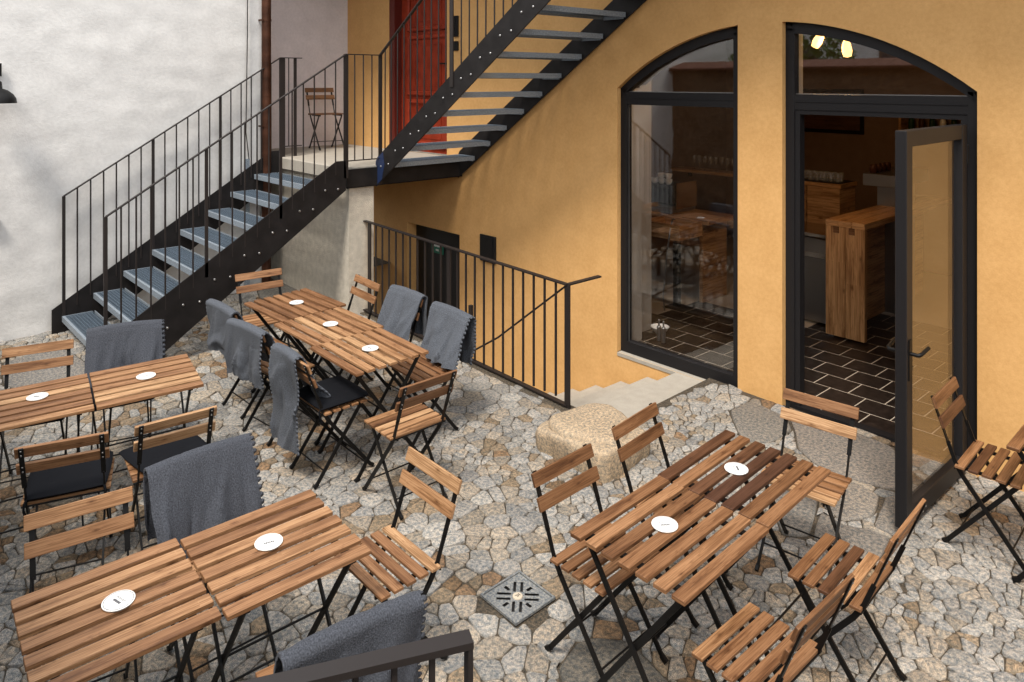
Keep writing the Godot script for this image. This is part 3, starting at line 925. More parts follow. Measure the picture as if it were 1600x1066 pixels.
	cushion(c8, "black seat cushion on the bare backed chair at the white wall", 0.0, 0.08)
	cushion(c9, "black seat cushion under the table at the stair foot", 0.1, 0.08)
	cushion(c10, "black seat cushion on the chair nearest the foreground knotty chair")
	cushion(c11, "black seat cushion lying skewed on its chair", 0.22, 0.02)

# ---------------------------------------------------------------- railings and stairs
func railing_run(parent: Node, a: Vector3, b: Vector3, low: float, n: int, r := 0.006, mat_ = null, skip_ends := true) -> void:
	for i in n:
		if skip_ends and (i == 0 or i == n - 1): continue
		var p := a.lerp(b, float(i) / (n - 1))
		var g := Geo.new()
		g.tube([p - Vector3(0, low, 0), p], r, 6)
		put(g, "baluster", mat_ if mat_ else M.rail, parent)

func flat_post(parent: Node, foot: Vector3, top: float, wide: float, thick: float, along: Vector3) -> void:
	var g := Geo.new()
	g.bar(foot, Vector3(foot.x, top, foot.z), wide, thick, along)
	put(g, "post", M.rail, parent)

func stringer_mesh(profile: Array, axis: Vector3, thick: float) -> Geo:   # polygon extruded both ways along axis
	var g := Geo.new()
	var pv := PackedVector2Array()
	var u := Vector3(0, 0, 1) if absf(axis.x) > 0.5 else Vector3(1, 0, 0)
	for p in profile: pv.append(Vector2(p.dot(u), p.y))
	var idx := Geometry2D.triangulate_polygon(pv)
	for s in [-0.5, 0.5]:
		for i in range(0, idx.size(), 3):
			g.tri(profile[idx[i]] + axis * thick * s, profile[idx[i + 1]] + axis * thick * s, profile[idx[i + 2]] + axis * thick * s, axis * signf(s), axis * signf(s), axis * signf(s))
	var c := Vector3.ZERO
	for p in profile: c += p / profile.size()
	for i in profile.size():
		var a: Vector3 = profile[i]
		var b: Vector3 = profile[(i + 1) % profile.size()]
		var n := (b - a).cross(axis).normalized()
		if n.dot((a + b) / 2 - c) < 0: n = -n
		g.flat([a - axis * thick / 2, b - axis * thick / 2, b + axis * thick / 2, a + axis * thick / 2], n)
	return g

# one grating tread: long bars run along `wide`
func tread(parent: Node, at: Vector3, wide: Vector3, deep: Vector3, w: float, d: float) -> void:
	var tr := Geo.new()
	var B := Basis(wide, Vector3.UP, deep)
	tr.box(at - deep * (d / 2 - 0.012) - Vector3(0, 0.026, 0), Vector3(w, 0.052, 0.024), B)      # nosing
	tr.box(at + deep * (d / 2 - 0.003) - Vector3(0, 0.024, 0), Vector3(w, 0.046, 0.006), B)
	for s in [-1, 1]: tr.box(at + wide * s * (w / 2 - 0.003) - Vector3(0, 0.03, 0), Vector3(0.006, 0.06, d - 0.05), B)
	var t := put(tr, "tread", M.galv, parent)
	var gr := Geo.new()
	var n := 8
	for i in n:
		gr.box(at - deep * (d / 2 - 0.036 - i * (d - 0.05) / n) - Vector3(0, 0.017, 0), Vector3(w - 0.012, 0.028, 0.0045), B)
	var m := int(w / 0.045)
	for i in m:
		gr.box(at + wide * ((i + 0.5) / m - 0.5) * w - Vector3(0, 0.006, 0), Vector3(0.005, 0.009, d - 0.04), B)
	stuff(put(gr, "grating", M.galv_bar, t))

func bolt(parent: Node, at: Vector3, n: Vector3) -> void:
	var o := put(cached("bolt", func(g): g.lathe([Vector2(0.011, 0), Vector2(0.011, 0.005), Vector2(0.006, 0.009), Vector2(0, 0.009)], Vector3.ZERO, 10)), "bolt", M.steel, parent)
	o.transform = Transform3D(Basis(Quaternion(Vector3.UP, n)), at)

func build_stairs() -> void:
	const LY := 1.60
	# lower flight: climbs towards the yellow house along the white wall
	var t := thing("steel_staircase", "dark steel staircase with grating treads climbing along the white wall", "staircase")
	var y0 := ground(-4.2, 3.7)
	var rise := (LY - y0) / 9.0
	var go := 0.269
	for k in 8:
		tread(t, Vector3(-4.26, y0 + rise * (k + 1), 3.69 - go * k - 0.135), Vector3(1, 0, 0), Vector3(0, 0, -1), 1.46, 0.285)
	for x in [-5.005, -3.515]:
		var zf := 3.76
		var sl := rise / go
		var lo := y0 - 0.01
		var pr := [Vector3(x, lo, zf + 0.02), Vector3(x, y0 + rise + 0.07, zf + 0.02), Vector3(x, LY + 0.075, zf - (LY - y0 - rise) / sl), Vector3(x, LY + 0.075, 1.50), Vector3(x, LY - 0.22, 1.50), Vector3(x, lo, zf - 0.36)]
		put(stringer_mesh(pr, Vector3(1, 0, 0), 0.012), "stringer", M.stringer, t)
		for k in 8:
			for o in [-0.08, 0.06]:
				bolt(t, Vector3(x + 0.006, y0 + rise * (k + 1) - 0.03, 3.69 - go * k - 0.135 + o), Vector3(1, 0, 0))
	for x in [-5.0, -3.515]:
		var zb := 3.68
		var ze := 1.50
		var ya := y0 + rise + 1.14
		var yb := 2.74
		var hr := Geo.new()
		hr.bar(Vector3(x, ya, zb), Vector3(x, yb, ze), 0.034, 0.010, Vector3(1, 0, 0))
		if x > -4: hr.bar(Vector3(x, yb, ze + 0.004), Vector3(x, yb, 1.10), 0.034, 0.010, Vector3(1, 0, 0))
		else: hr.bar(Vector3(x, yb, ze + 0.004), Vector3(x, yb, 1.24), 0.034, 0.010, Vector3(1, 0, 0))
		var rl := put(hr, "railing", M.rail, t)
		var n := 20
		for i in n:
			var f := float(i) / (n - 1)
			var p := Vector3(x, lerpf(ya, yb, f), lerpf(zb, ze, f))
			var foot := p.y - 1.13 - (0.1 if i == 0 else 0.0)
			if i == 0 or i == 7 or i == 13:
				flat_post(rl, Vector3(x, foot, p.z), p.y, 0.028, 0.012, Vector3(0, 0, 1))
			else:
				var g := Geo.new()
				g.tube([Vector3(x, foot, p.z), p], 0.0075, 6)
				put(g, "baluster", M.rail, rl)
		if x > -4:
			flat_post(rl, Vector3(x, LY - 0.1, ze), 2.74, 0.05, 0.012, Vector3(0, 0, 1))
			for i in 3:
				var g := Geo.new()
				var z := 1.40 - i * 0.1
				g.tube([Vector3(x, LY + 0.07, z), Vector3(x, 2.74, z)], 0.0075, 6)
				put(g, "baluster", M.rail, rl)
			var bl := Geo.new()
			bl.bar(Vector3(x, LY + 0.07, ze), Vector3(x, LY + 0.07, 1.12), 0.024, 0.010, Vector3(1, 0, 0))
			put(bl, "bottom_rail", M.rail, rl)
		else:
			flat_post(rl, Vector3(x, LY - 0.1, ze - 0.02), 2.74, 0.07, 0.012, Vector3(0, 0, 1))
			flat_post(rl, Vector3(x, LY - 0.05, 1.32), 2.74, 0.035, 0.012, Vector3(0, 0, 1))
			var g := Geo.new()
			g.tube([Vector3(x, LY + 0.12, 1.40), Vector3(x, 2.74, 1.40)], 0.0065, 6)
			put(g, "baluster", M.rail, rl)
			var bl := Geo.new()
			bl.bar(Vector3(x, LY + 0.12, ze), Vector3(x, LY + 0.12, 1.24), 0.024, 0.010, Vector3(1, 0, 0))
			put(bl, "bottom_rail", M.rail, rl)
	# landing on its rough plaster wall
	var ld := thing("stair_landing", "concrete stair landing on a rough plastered wall between both staircases", "landing")
	var g1 := Geo.new()
	g1.cbox(Vector3(-4.83, LY - 0.07, 0.745), Vector3(2.56, 0.14, 1.49), 0.012)
	put(g1, "slab", M.concrete, ld)
	var g2 := Geo.new()
	g2.box(Vector3(-4.85, (LY - 0.14 - 0.1) / 2 - 0.55, 1.29), Vector3(2.56, LY - 0.14 + 1.2 + 0.1, 0.29))
	put(g2, "support_wall", M.stipple, ld)
	var g3 := Geo.new()
	g3.box(Vector3(-3.545, LY - 0.115, 0.74), Vector3(0.02, 0.19, 1.47))
	g3.box(Vector3(-3.57, LY - 0.205, 0.74), Vector3(0.07, 0.012, 1.47))
	put(g3, "edge_beam", M.stringer, ld)
	# upper flight: climbs along the yellow wall
	var u := thing("steel_staircase", "dark steel staircase with grating treads climbing along the yellow wall", "staircase")
	for k in 13:
		tread(u, Vector3(-3.40 + 0.267 * k, LY + 0.045 + 0.1805 * k, 0.575), Vector3(0, 0, 1), Vector3(1, 0, 0), 1.05, 0.285)
	for z in [0.035, 1.115]:
		var xa := -3.57
		var sl := 0.676
		var xe := 0.55
		var pr := [Vector3(xa, 1.375, z), Vector3(xa, 1.635, z), Vector3(xa + 0.03, 1.68, z), Vector3(xe, 1.68 + sl * (xe - xa - 0.03), z), Vector3(xe, 1.375 + sl * (xe - xa), z)]
		put(stringer_mesh(pr, Vector3(0, 0, 1), 0.012), "stringer", M.stringer, u)
		if z > 1:
			for k in 14:
				for o in [-0.07, 0.07]:
					bolt(u, Vector3(-3.40 + 0.267 * k + o, LY + 0.01 + 0.1805 * k + o * 0.25, z + 0.006), Vector3(0, 0, 1))
	var bp := Geo.new()
	var bz := 1.1225
	bp.flat([Vector3(-3.568, 1.38, bz), Vector3(-3.568, 1.63, bz), Vector3(-3.54, 1.675, bz), Vector3(-3.43, 1.745, bz), Vector3(-3.40, 1.62, bz), Vector3(-3.45, 1.46, bz)], Vector3(0, 0, 1))
	put(bp, "blue_paint", M.blue, u)
	var hr := Geo.new()
	var ha := Vector3(-3.515, 2.74, 1.10)
	var hb := Vector3(-3.515 + 3.9, 2.74 + 3.9 * 0.70, 1.10)
	hr.bar(ha, hb, 0.034, 0.010, Vector3(0, 0, 1))
	var rl := put(hr, "railing", M.rail, u)
	flat_post(rl, Vector3(-3.515, 1.40, 1.10), 2.74, 0.042, 0.012, Vector3(0, 0, 1))
	for i in 33:
		var x := -3.42 + i * 0.115
		var top := 2.74 + (x + 3.515) * 0.70
		var foot := 1.66 + (x + 3.57) * 0.676 - 0.06
		if i == 10 or i == 20 or i == 30:
			flat_post(rl, Vector3(x, foot - 0.06, 1.125), top, 0.05, 0.012, Vector3(1, 0, 0))
		else:
			var g := Geo.new()
			g.tube([Vector3(x, foot, 1.104), Vector3(x, top, 1.10)], 0.0075, 6)
			put(g, "baluster", M.rail, rl)
	# railing of the cellar stairwell
	var pr_ := thing("cellar_railing", "brown steel railing with thin bars around the cellar stairwell", "railing")
	var pa := Vector3(-3.60, 1.035, 1.25)
	var pb := Vector3(-0.69, 0.955, 1.25)
	var tg := Geo.new(); tg.bar(pa, pb, 0.040, 0.012, Vector3(0, 0, 1))
	var rr := put(tg, "top_rail", M.rail, pr_)
	var bg := Geo.new(); bg.bar(Vector3(-3.60, 0.125, 1.25), Vector3(-0.69, 0.055, 1.25), 0.040, 0.012, Vector3(0, 0, 1))
	put(bg, "bottom_rail", M.rail, pr_)
	var nb := 25
	for i in nb:
		var f := float(i) / (nb - 1)
		var p := pa.lerp(pb, f)
		if i == nb - 1 or i == 1 or i == 12:
			flat_post(pr_, Vector3(p.x, 0.02, 1.25), p.y, 0.05, 0.014, Vector3(1, 0, 0))
		elif i > 0:
			var g := Geo.new()
			g.box(Vector3(p.x, (p.y + 0.09) / 2, 1.25), Vector3(0.014, p.y - 0.09, 0.014))
			put(g, "baluster", M.rail, pr_)
	var sg := Geo.new()
	sg.bar(pb, pb + Vector3(0, 0.0, -0.36), 0.040, 0.012, Vector3(1, 0, 0))
	put(sg, "return_rail", M.rail, pr_)
	var dg := Geo.new()
	dg.tube([Vector3(-0.73, 0.945, 1.19), Vector3(-1.55, 0.33, 1.19), Vector3(-3.0, -0.55, 1.19)], 0.008, 8)
	put(dg, "handrail", M.rail, pr_)
	var lk := Geo.new()
	lk.box(Vector3(-1.86, 0.44, 1.23), Vector3(0.03, 0.20, 0.03))
	put(lk, "latch", M.rail, pr_)
	var fl := Geo.new(); fl.box(Vector3(-3.615, 0.99, 1.25), Vector3(0.05, 0.07, 0.04))
	put(fl, "wall_bracket", M.rail, pr_)
	# railing close to the viewer
	var fr := thing("yard_railing", "dark flat bar railing end post in front of the blanketed chair", "railing")
	var fa := Vector3(1.548, 0.893, 3.985)
	var dir := Vector3(-0.408, 0, 0.913)
	var fb := fa + dir * 1.6
	var f1 := Geo.new(); f1.bar(fa - dir * 0.008, fb, 0.055, 0.020, dir.cross(Vector3.UP))
	put(f1, "top_rail", M.rail, fr)
	var y_foot := ground(1.5, 4.2)
	for i in 15:
		var p := fa + dir * (i * 0.105)
		var g := Geo.new()
		if i == 0 or i == 14:
			g.bar(Vector3(p.x, y_foot, p.z), Vector3(p.x, 0.884, p.z), 0.05, 0.014, dir.cross(Vector3.UP))
			put(g, "post", M.rail, fr)
		else:
			g.bar(Vector3(p.x, y_foot + 0.07, p.z), Vector3(p.x, 0.884, p.z), 0.016, 0.016, dir)
			put(g, "baluster", M.rail, fr)
	var f2 := Geo.new(); f2.bar(Vector3(fa.x, y_foot + 0.07, fa.z), Vector3(fb.x, y_foot + 0.07, fb.z), 0.04, 0.012, dir.cross(Vector3.UP))
	put(f2, "bottom_rail", M.rail, fr)

# ---------------------------------------------------------------- buildings
const AX := 0.195      # middle of the great arch
const AR := 2.30
func arch(x: float) -> float:
	return 2.925 - AR + sqrt(AR * AR - (x - AX) * (x - AX))

func build_yellow_house() -> Node3D:
	var h := thing("yellow_house", "ochre plastered house with arched glazing and a red door", "house")
	var g := Geo.new()
	var top := 4.36
	var inn := Geo.new()
	# solid stretches of the front: x0, x1, list of [y0, y1]
	var runs := [[-6.11, -5.06, [[-1.4, top]]], [-5.06, -4.65, [[-1.4, 1.6], [3.95, top]]], [-4.65, -3.83, [[0.717, 1.6], [3.95, top]]], [-3.83, -3.59, [[0.717, top]]], [-3.59, -1.262, [[-1.4, top]]], [-0.028, 0.348, [[-1.4, top]]], [1.652, 9.0, [[-1.4, top]]]]
	for r in runs:
		for iv in r[2]:
			g.flat([Vector3(r[0], iv[0], 0), Vector3(r[1], iv[0], 0), Vector3(r[1], iv[1], 0), Vector3(r[0], iv[1], 0)], Vector3(0, 0, 1))
	for seg in [[-1.262, -0.028], [0.348, 1.652]]:
		var n := 16
		for i in n:
			var x0: float = lerpf(seg[0], seg[1], float(i) / n)
			var x1: float = lerpf(seg[0], seg[1], float(i + 1) / n)
			g.flat([Vector3(x0, arch(x0), 0), Vector3(x1, arch(x1), 0), Vector3(x1, top, 0), Vector3(x0, top, 0)], Vector3(0, 0, 1))
			g.flat([Vector3(x0, arch(x0), 0), Vector3(x1, arch(x1), 0), Vector3(x1, arch(x1), -0.10), Vector3(x0, arch(x0), -0.10)], Vector3(0, -1, 0))
			inn.flat([Vector3(x0, arch(x0), -0.10), Vector3(x1, arch(x1), -0.10), Vector3(x1, arch(x1) + 0.03, -0.42), Vector3(x0, arch(x0) + 0.03, -0.42)], Vector3(0, -1, 0))
		g.flat([Vector3(seg[0], -1.4, 0), Vector3(seg[1], -1.4, 0), Vector3(seg[1], 0.005, 0), Vector3(seg[0], 0.005, 0)], Vector3(0, 0, 1))
		g.flat([Vector3(seg[0], 0.005, 0), Vector3(seg[0], arch(seg[0]), 0), Vector3(seg[0], arch(seg[0]), -0.10), Vector3(seg[0], 0.005, -0.10)], Vector3(1, 0, 0))
		inn.flat([Vector3(seg[0], 0.005, -0.10), Vector3(seg[0], arch(seg[0]), -0.10), Vector3(seg[0] - 0.05, arch(seg[0]), -0.42), Vector3(seg[0] - 0.05, 0.005, -0.42)], Vector3(1, 0, 0))
		g.flat([Vector3(seg[1], 0.005, 0), Vector3(seg[1], arch(seg[1]), 0), Vector3(seg[1], arch(seg[1]), -0.10), Vector3(seg[1], 0.005, -0.10)], Vector3(-1, 0, 0))
		inn.flat([Vector3(seg[1], 0.005, -0.10), Vector3(seg[1], arch(seg[1]), -0.10), Vector3(seg[1] + 0.05, arch(seg[1]), -0.42), Vector3(seg[1] + 0.05, 0.005, -0.42)], Vector3(-1, 0, 0))
	for o in [[-5.06, -3.83, 1.6, 3.95], [-4.65, -3.59, -1.32, 0.717]]:
		g.flat([Vector3(o[0], o[2], 0), Vector3(o[0], o[3], 0), Vector3(o[0], o[3], -0.2), Vector3(o[0], o[2], -0.2)], Vector3(1, 0, 0))
		g.flat([Vector3(o[1], o[2], 0), Vector3(o[1], o[3], 0), Vector3(o[1], o[3], -0.2), Vector3(o[1], o[2], -0.2)], Vector3(-1, 0, 0))
		g.flat([Vector3(o[0], o[3], 0), Vector3(o[1], o[3], 0), Vector3(o[1], o[3], -0.2), Vector3(o[0], o[3], -0.2)], Vector3(0, -1, 0))
	put(g, "wall", M.yellow, h)
	put(inn, "inner_reveal", M.inner, h)
	# sill strips of bare render
	var sl := Geo.new()
	sl.box(Vector3(-0.645, -0.012, -0.03), Vector3(1.22, 0.03, 0.075))
	put(sl, "sill", M.concrete, h)
	# eaves
	var ev := Geo.new()
	ev.box(Vector3(1.4, 4.42, 0.30), Vector3(15.2, 0.14, 1.8))
	put(ev, "eaves", M.soffit, h)
	var rf := Geo.new()
	rf.flat([Vector3(-6.2, 4.50, 1.25), Vector3(9.0, 4.50, 1.25), Vector3(9.0, 7.2, -3.2), Vector3(-6.2, 7.2, -3.2)], Vector3(0, 0.8, 0.6))
	put(rf, "roof", M.rooftile, h)
	# arched window
	var fr := Geo.new()
	frame_unit(fr, -1.262, -0.028, 0.005, false)
	var win := put(fr, "arched_window", M.frame, h)
	pane_unit(win, -1.262 + 0.07, -0.028 - 0.07, 0.10, -0.085)
	# door unit: frame and fanlight
	var fd := Geo.new()
	frame_unit(fd, 0.348, 1.652, 0.0, true)
	var du := put(fd, "door_frame", M.frame, h)
	fan_pane(du, 0.348 + 0.07, 1.652 - 0.07, -0.085)
	# the open leaf, turned out square to the wall
	var lf := Geo.new()
	var x := 1.575
	lf.cbox(Vector3(x, 1.115, 0.075), Vector3(0.062, 2.17, 0.085), 0.004)
	lf.cbox(Vector3(x, 1.115, 0.955), Vector3(0.062, 2.17, 0.085), 0.004)
	lf.cbox(Vector3(x, 2.155, 0.515), Vector3(0.058, 0.09, 0.80), 0.004)
	lf.cbox(Vector3(x, 0.085, 0.515), Vector3(0.058, 0.11, 0.80), 0.004)
	var leaf := put(lf, "glass_door", M.frame, h)
	var gp_ := Geo.new()
	gp_.box(Vector3(x, 1.125, 0.515), Vector3(0.012, 1.98, 0.80))
	put(gp_, "pane", M.glass, leaf)
	var hd := Geo.new()
	for s in [-1, 1]:
		hd.tube([Vector3(x + s * 0.03, 0.985, 0.955), Vector3(x + s * 0.075, 0.985, 0.955), Vector3(x + s * 0.085, 0.99, 0.945), Vector3(x + s * 0.09, 1.005, 0.85)], 0.011, 8)
		hd.box(Vector3(x + s * 0.033, 0.95, 0.955), Vector3(0.008, 0.22, 0.035))
	put(hd, "handle", M.black, leaf)
	for y in [0.35, 1.95]:
		var hg := Geo.new()
		hg.tube([Vector3(1.60, y, 0.02), Vector3(1.60, y + 0.12, 0.02)], 0.013, 8)
		put(hg, "hinge", M.black, leaf)
	# red panelled door on the landing
	var rd := Geo.new()
	rd.box(Vector3(-4.38, 2.775, -0.14), Vector3(1.12, 2.35, 0.05))
	var red := put(rd, "red_door", M.red, h)
	var fm := Geo.new()
	fm.box(Vector3(-5.0, 2.775, -0.07), Vector3(0.12, 2.35, 0.13))
	fm.box(Vector3(-3.845, 2.775, -0.09), Vector3(0.03, 2.35, 0.13))
	put(fm, "frame", M.red_dark, red)
	for pn in [[1.70, 2.22], [2.32, 3.02], [3.12, 3.82]]:
		var pm := Geo.new()
		var cx := -4.36
		var w := 0.80
		var cy: float = (pn[0] + pn[1]) / 2
		var hh: float = pn[1] - pn[0]
		for s in [-1, 1]:
			pm.cbox(Vector3(cx + s * w / 2, cy, -0.100), Vector3(0.055, hh + 0.05, 0.045), 0.012)
			pm.cbox(Vector3(cx, cy + s * hh / 2, -0.100), Vector3(w - 0.06, 0.055, 0.045), 0.012)
			pm.box(Vector3(cx + s * w / 2 * 0.66, cy, -0.112), Vector3(0.012, hh * 0.72, 0.012))
			pm.box(Vector3(cx, cy + s * hh / 2 * 0.72, -0.112), Vector3(w * 0.66 - 0.012, 0.012, 0.012))
		put(pm, "panel", M.red, red)
	var rh := Geo.new()
	rh.tube([Vector3(-3.93, 2.68, -0.115), Vector3(-3.93, 2.68, -0.065), Vector3(-4.04, 2.68, -0.06)], 0.010, 8)
	rh.box(Vector3(-3.93, 2.66, -0.112), Vector3(0.035, 0.2, 0.008))
	put(rh, "handle", M.black, red)
	# cellar door and sign, intercom, letter box, recessed in or set on the wall
	var cd := Geo.new()
	cd.box(Vector3(-4.12, -0.3, -0.16), Vector3(1.05, 2.03, 0.05))
	var cdo := put(cd, "cellar_door", M.door_black, h)
	var sg := Geo.new(); sg.box(Vector3(-4.19, 0.45, -0.13), Vector3(0.24, 0.13, 0.006))
	var sgn := put(sg, "sign", M.green, cdo)
	var sm := Geo.new()
	for i in 12: sm.box(Vector3(-4.275 + i * 0.0155, 0.475, -0.126), Vector3(0.009, 0.022 if i % 3 else 0.028, 0.003))
	for i in 4: sm.box(Vector3(-4.215 + i * 0.0155, 0.425, -0.126), Vector3(0.009, 0.022, 0.003))
	put(sm, "lettering", M.paper, cdo)
	var lb := Geo.new()
	lb.cbox(Vector3(-3.075, 0.645, 0.012), Vector3(0.26, 0.29, 0.022), 0.004)
	lb.box(Vector3(-3.085, 0.655, 0.026), Vector3(0.20, 0.23, 0.008))
	put(lb, "vent_panel", M.door_black, h)
	var ic := Geo.new()
	ic.cbox(Vector3(-3.645, 3.10, 0.014), Vector3(0.085, 0.24, 0.026), 0.006)
	for i in 6: ic.box(Vector3(-3.645, 3.02 + i * 0.026, 0.030), Vector3(0.05, 0.008, 0.006))
	put(ic, "intercom", M.black, h)
	var ic2 := Geo.new(); ic2.cbox(Vector3(-3.645, 2.875, 0.014), Vector3(0.085, 0.11, 0.026), 0.006)
	put(ic2, "light_switch", M.black, h)
	return h

# dark metal frame of one half of the great arch
func frame_unit(g: Geo, x0: float, x1: float, y0: float, door: bool) -> void:
	var z := -0.085
	var d := 0.07
	var w := 0.07
	for e in [[x0, x0 + w], [x1 - w, x1]]:
		var xm: float = (e[0] + e[1]) / 2
		var t: float = minf(arch(e[0]), arch(e[1])) - 0.002
		g.box(Vector3(xm, (y0 + t) / 2, z), Vector3(w, t - y0, d))
	if not door: g.box(Vector3((x0 + x1) / 2, y0 + 0.05, z), Vector3(x1 - x0 - 2 * w, 0.10, d))
	else: g.box(Vector3((x0 + x1) / 2, y0 + 0.022, z), Vector3(x1 - x0 - 2 * w, 0.03, d))
	g.box(Vector3((x0 + x1) / 2, 2.315, z), Vector3(x1 - x0 - 2 * w, 0.115, d - 0.004))
	g.box(Vector3((x0 + x1) / 2, 2.318, z + 0.004), Vector3(x1 - x0 - 2 * w, 0.006, d))
	if door:
		for e in [x0 + w + 0.02, x1 - w - 0.02]: g.box(Vector3(e, 1.14, z - 0.01), Vector3(0.04, 2.23, d))
		g.box(Vector3((x0 + x1) / 2, 2.24, z - 0.01), Vector3(x1 - x0 - 2 * w - 0.08, 0.035, d))
	var n := 18
	for i in n:
		var a := lerpf(x0, x1, float(i) / n)
		var b := lerpf(x0, x1, float(i + 1) / n)
		var ya := arch(a)
		var yb := arch(b)
		for zz in [z + d / 2, z - d / 2]:
			g.flat([Vector3(a, ya, zz), Vector3(b, yb, zz), Vector3(b, yb - 0.085, zz), Vector3(a, ya - 0.085, zz)], Vector3(0, 0, signf(zz - z)))
		g.flat([Vector3(a, ya - 0.085, z - d / 2), Vector3(b, yb - 0.085, z - d / 2), Vector3(b, yb - 0.085, z + d / 2), Vector3(a, ya - 0.085, z + d / 2)], Vector3(0, -1, 0))

func pane_unit(parent: Node, x0: float, x1: float, y0: float, z: float) -> void:
	var g := Geo.new()
	g.flat([Vector3(x0, y0, z), Vector3(x1, y0, z), Vector3(x1, 2.26, z), Vector3(x0, 2.26, z)], Vector3(0, 0, 1))
	for dz in [0.004, 0.016, 0.020]:
		g.flat([Vector3(x0, y0, z - dz), Vector3(x1, y0, z - dz), Vector3(x1, 2.26, z - dz), Vector3(x0, 2.26, z - dz)], Vector3(0, 0, 1))
	put(g, "pane", M.glass, parent)
	fan_pane(parent, x0, x1, z)
	var b := Geo.new()      # bright glazing bead
	b.box(Vector3(x0 + 0.004, (y0 + 2.26) / 2, z + 0.006), Vector3(0.006, 2.26 - y0, 0.008))
	put(b, "glazing_bead", M.steel, parent)

func fan_pane(parent: Node, x0: float, x1: float, z: float) -> void:
	var g := Geo.new()
	var n := 16
	for k in 4:
		for i in n:
			var a := lerpf(x0, x1, float(i) / n)
			var b := lerpf(x0, x1, float(i + 1) / n)
			var zz: float = z - [0.0, 0.004, 0.016, 0.020][k]
			g.flat([Vector3(a, 2.37, zz), Vector3(b, 2.37, zz), Vector3(b, maxf(arch(b) - 0.05, 2.371), zz), Vector3(a, maxf(arch(a) - 0.05, 2.371), zz)], Vector3(0, 0, 1))
	put(g, "fan_pane", M.glass, parent)
	var s := Geo.new()
	s.box(Vector3((x0 + x1) / 2, 2.376, z + 0.006), Vector3(x1 - x0, 0.006, 0.008))
	put(s, "glazing_bead", M.steel, parent)

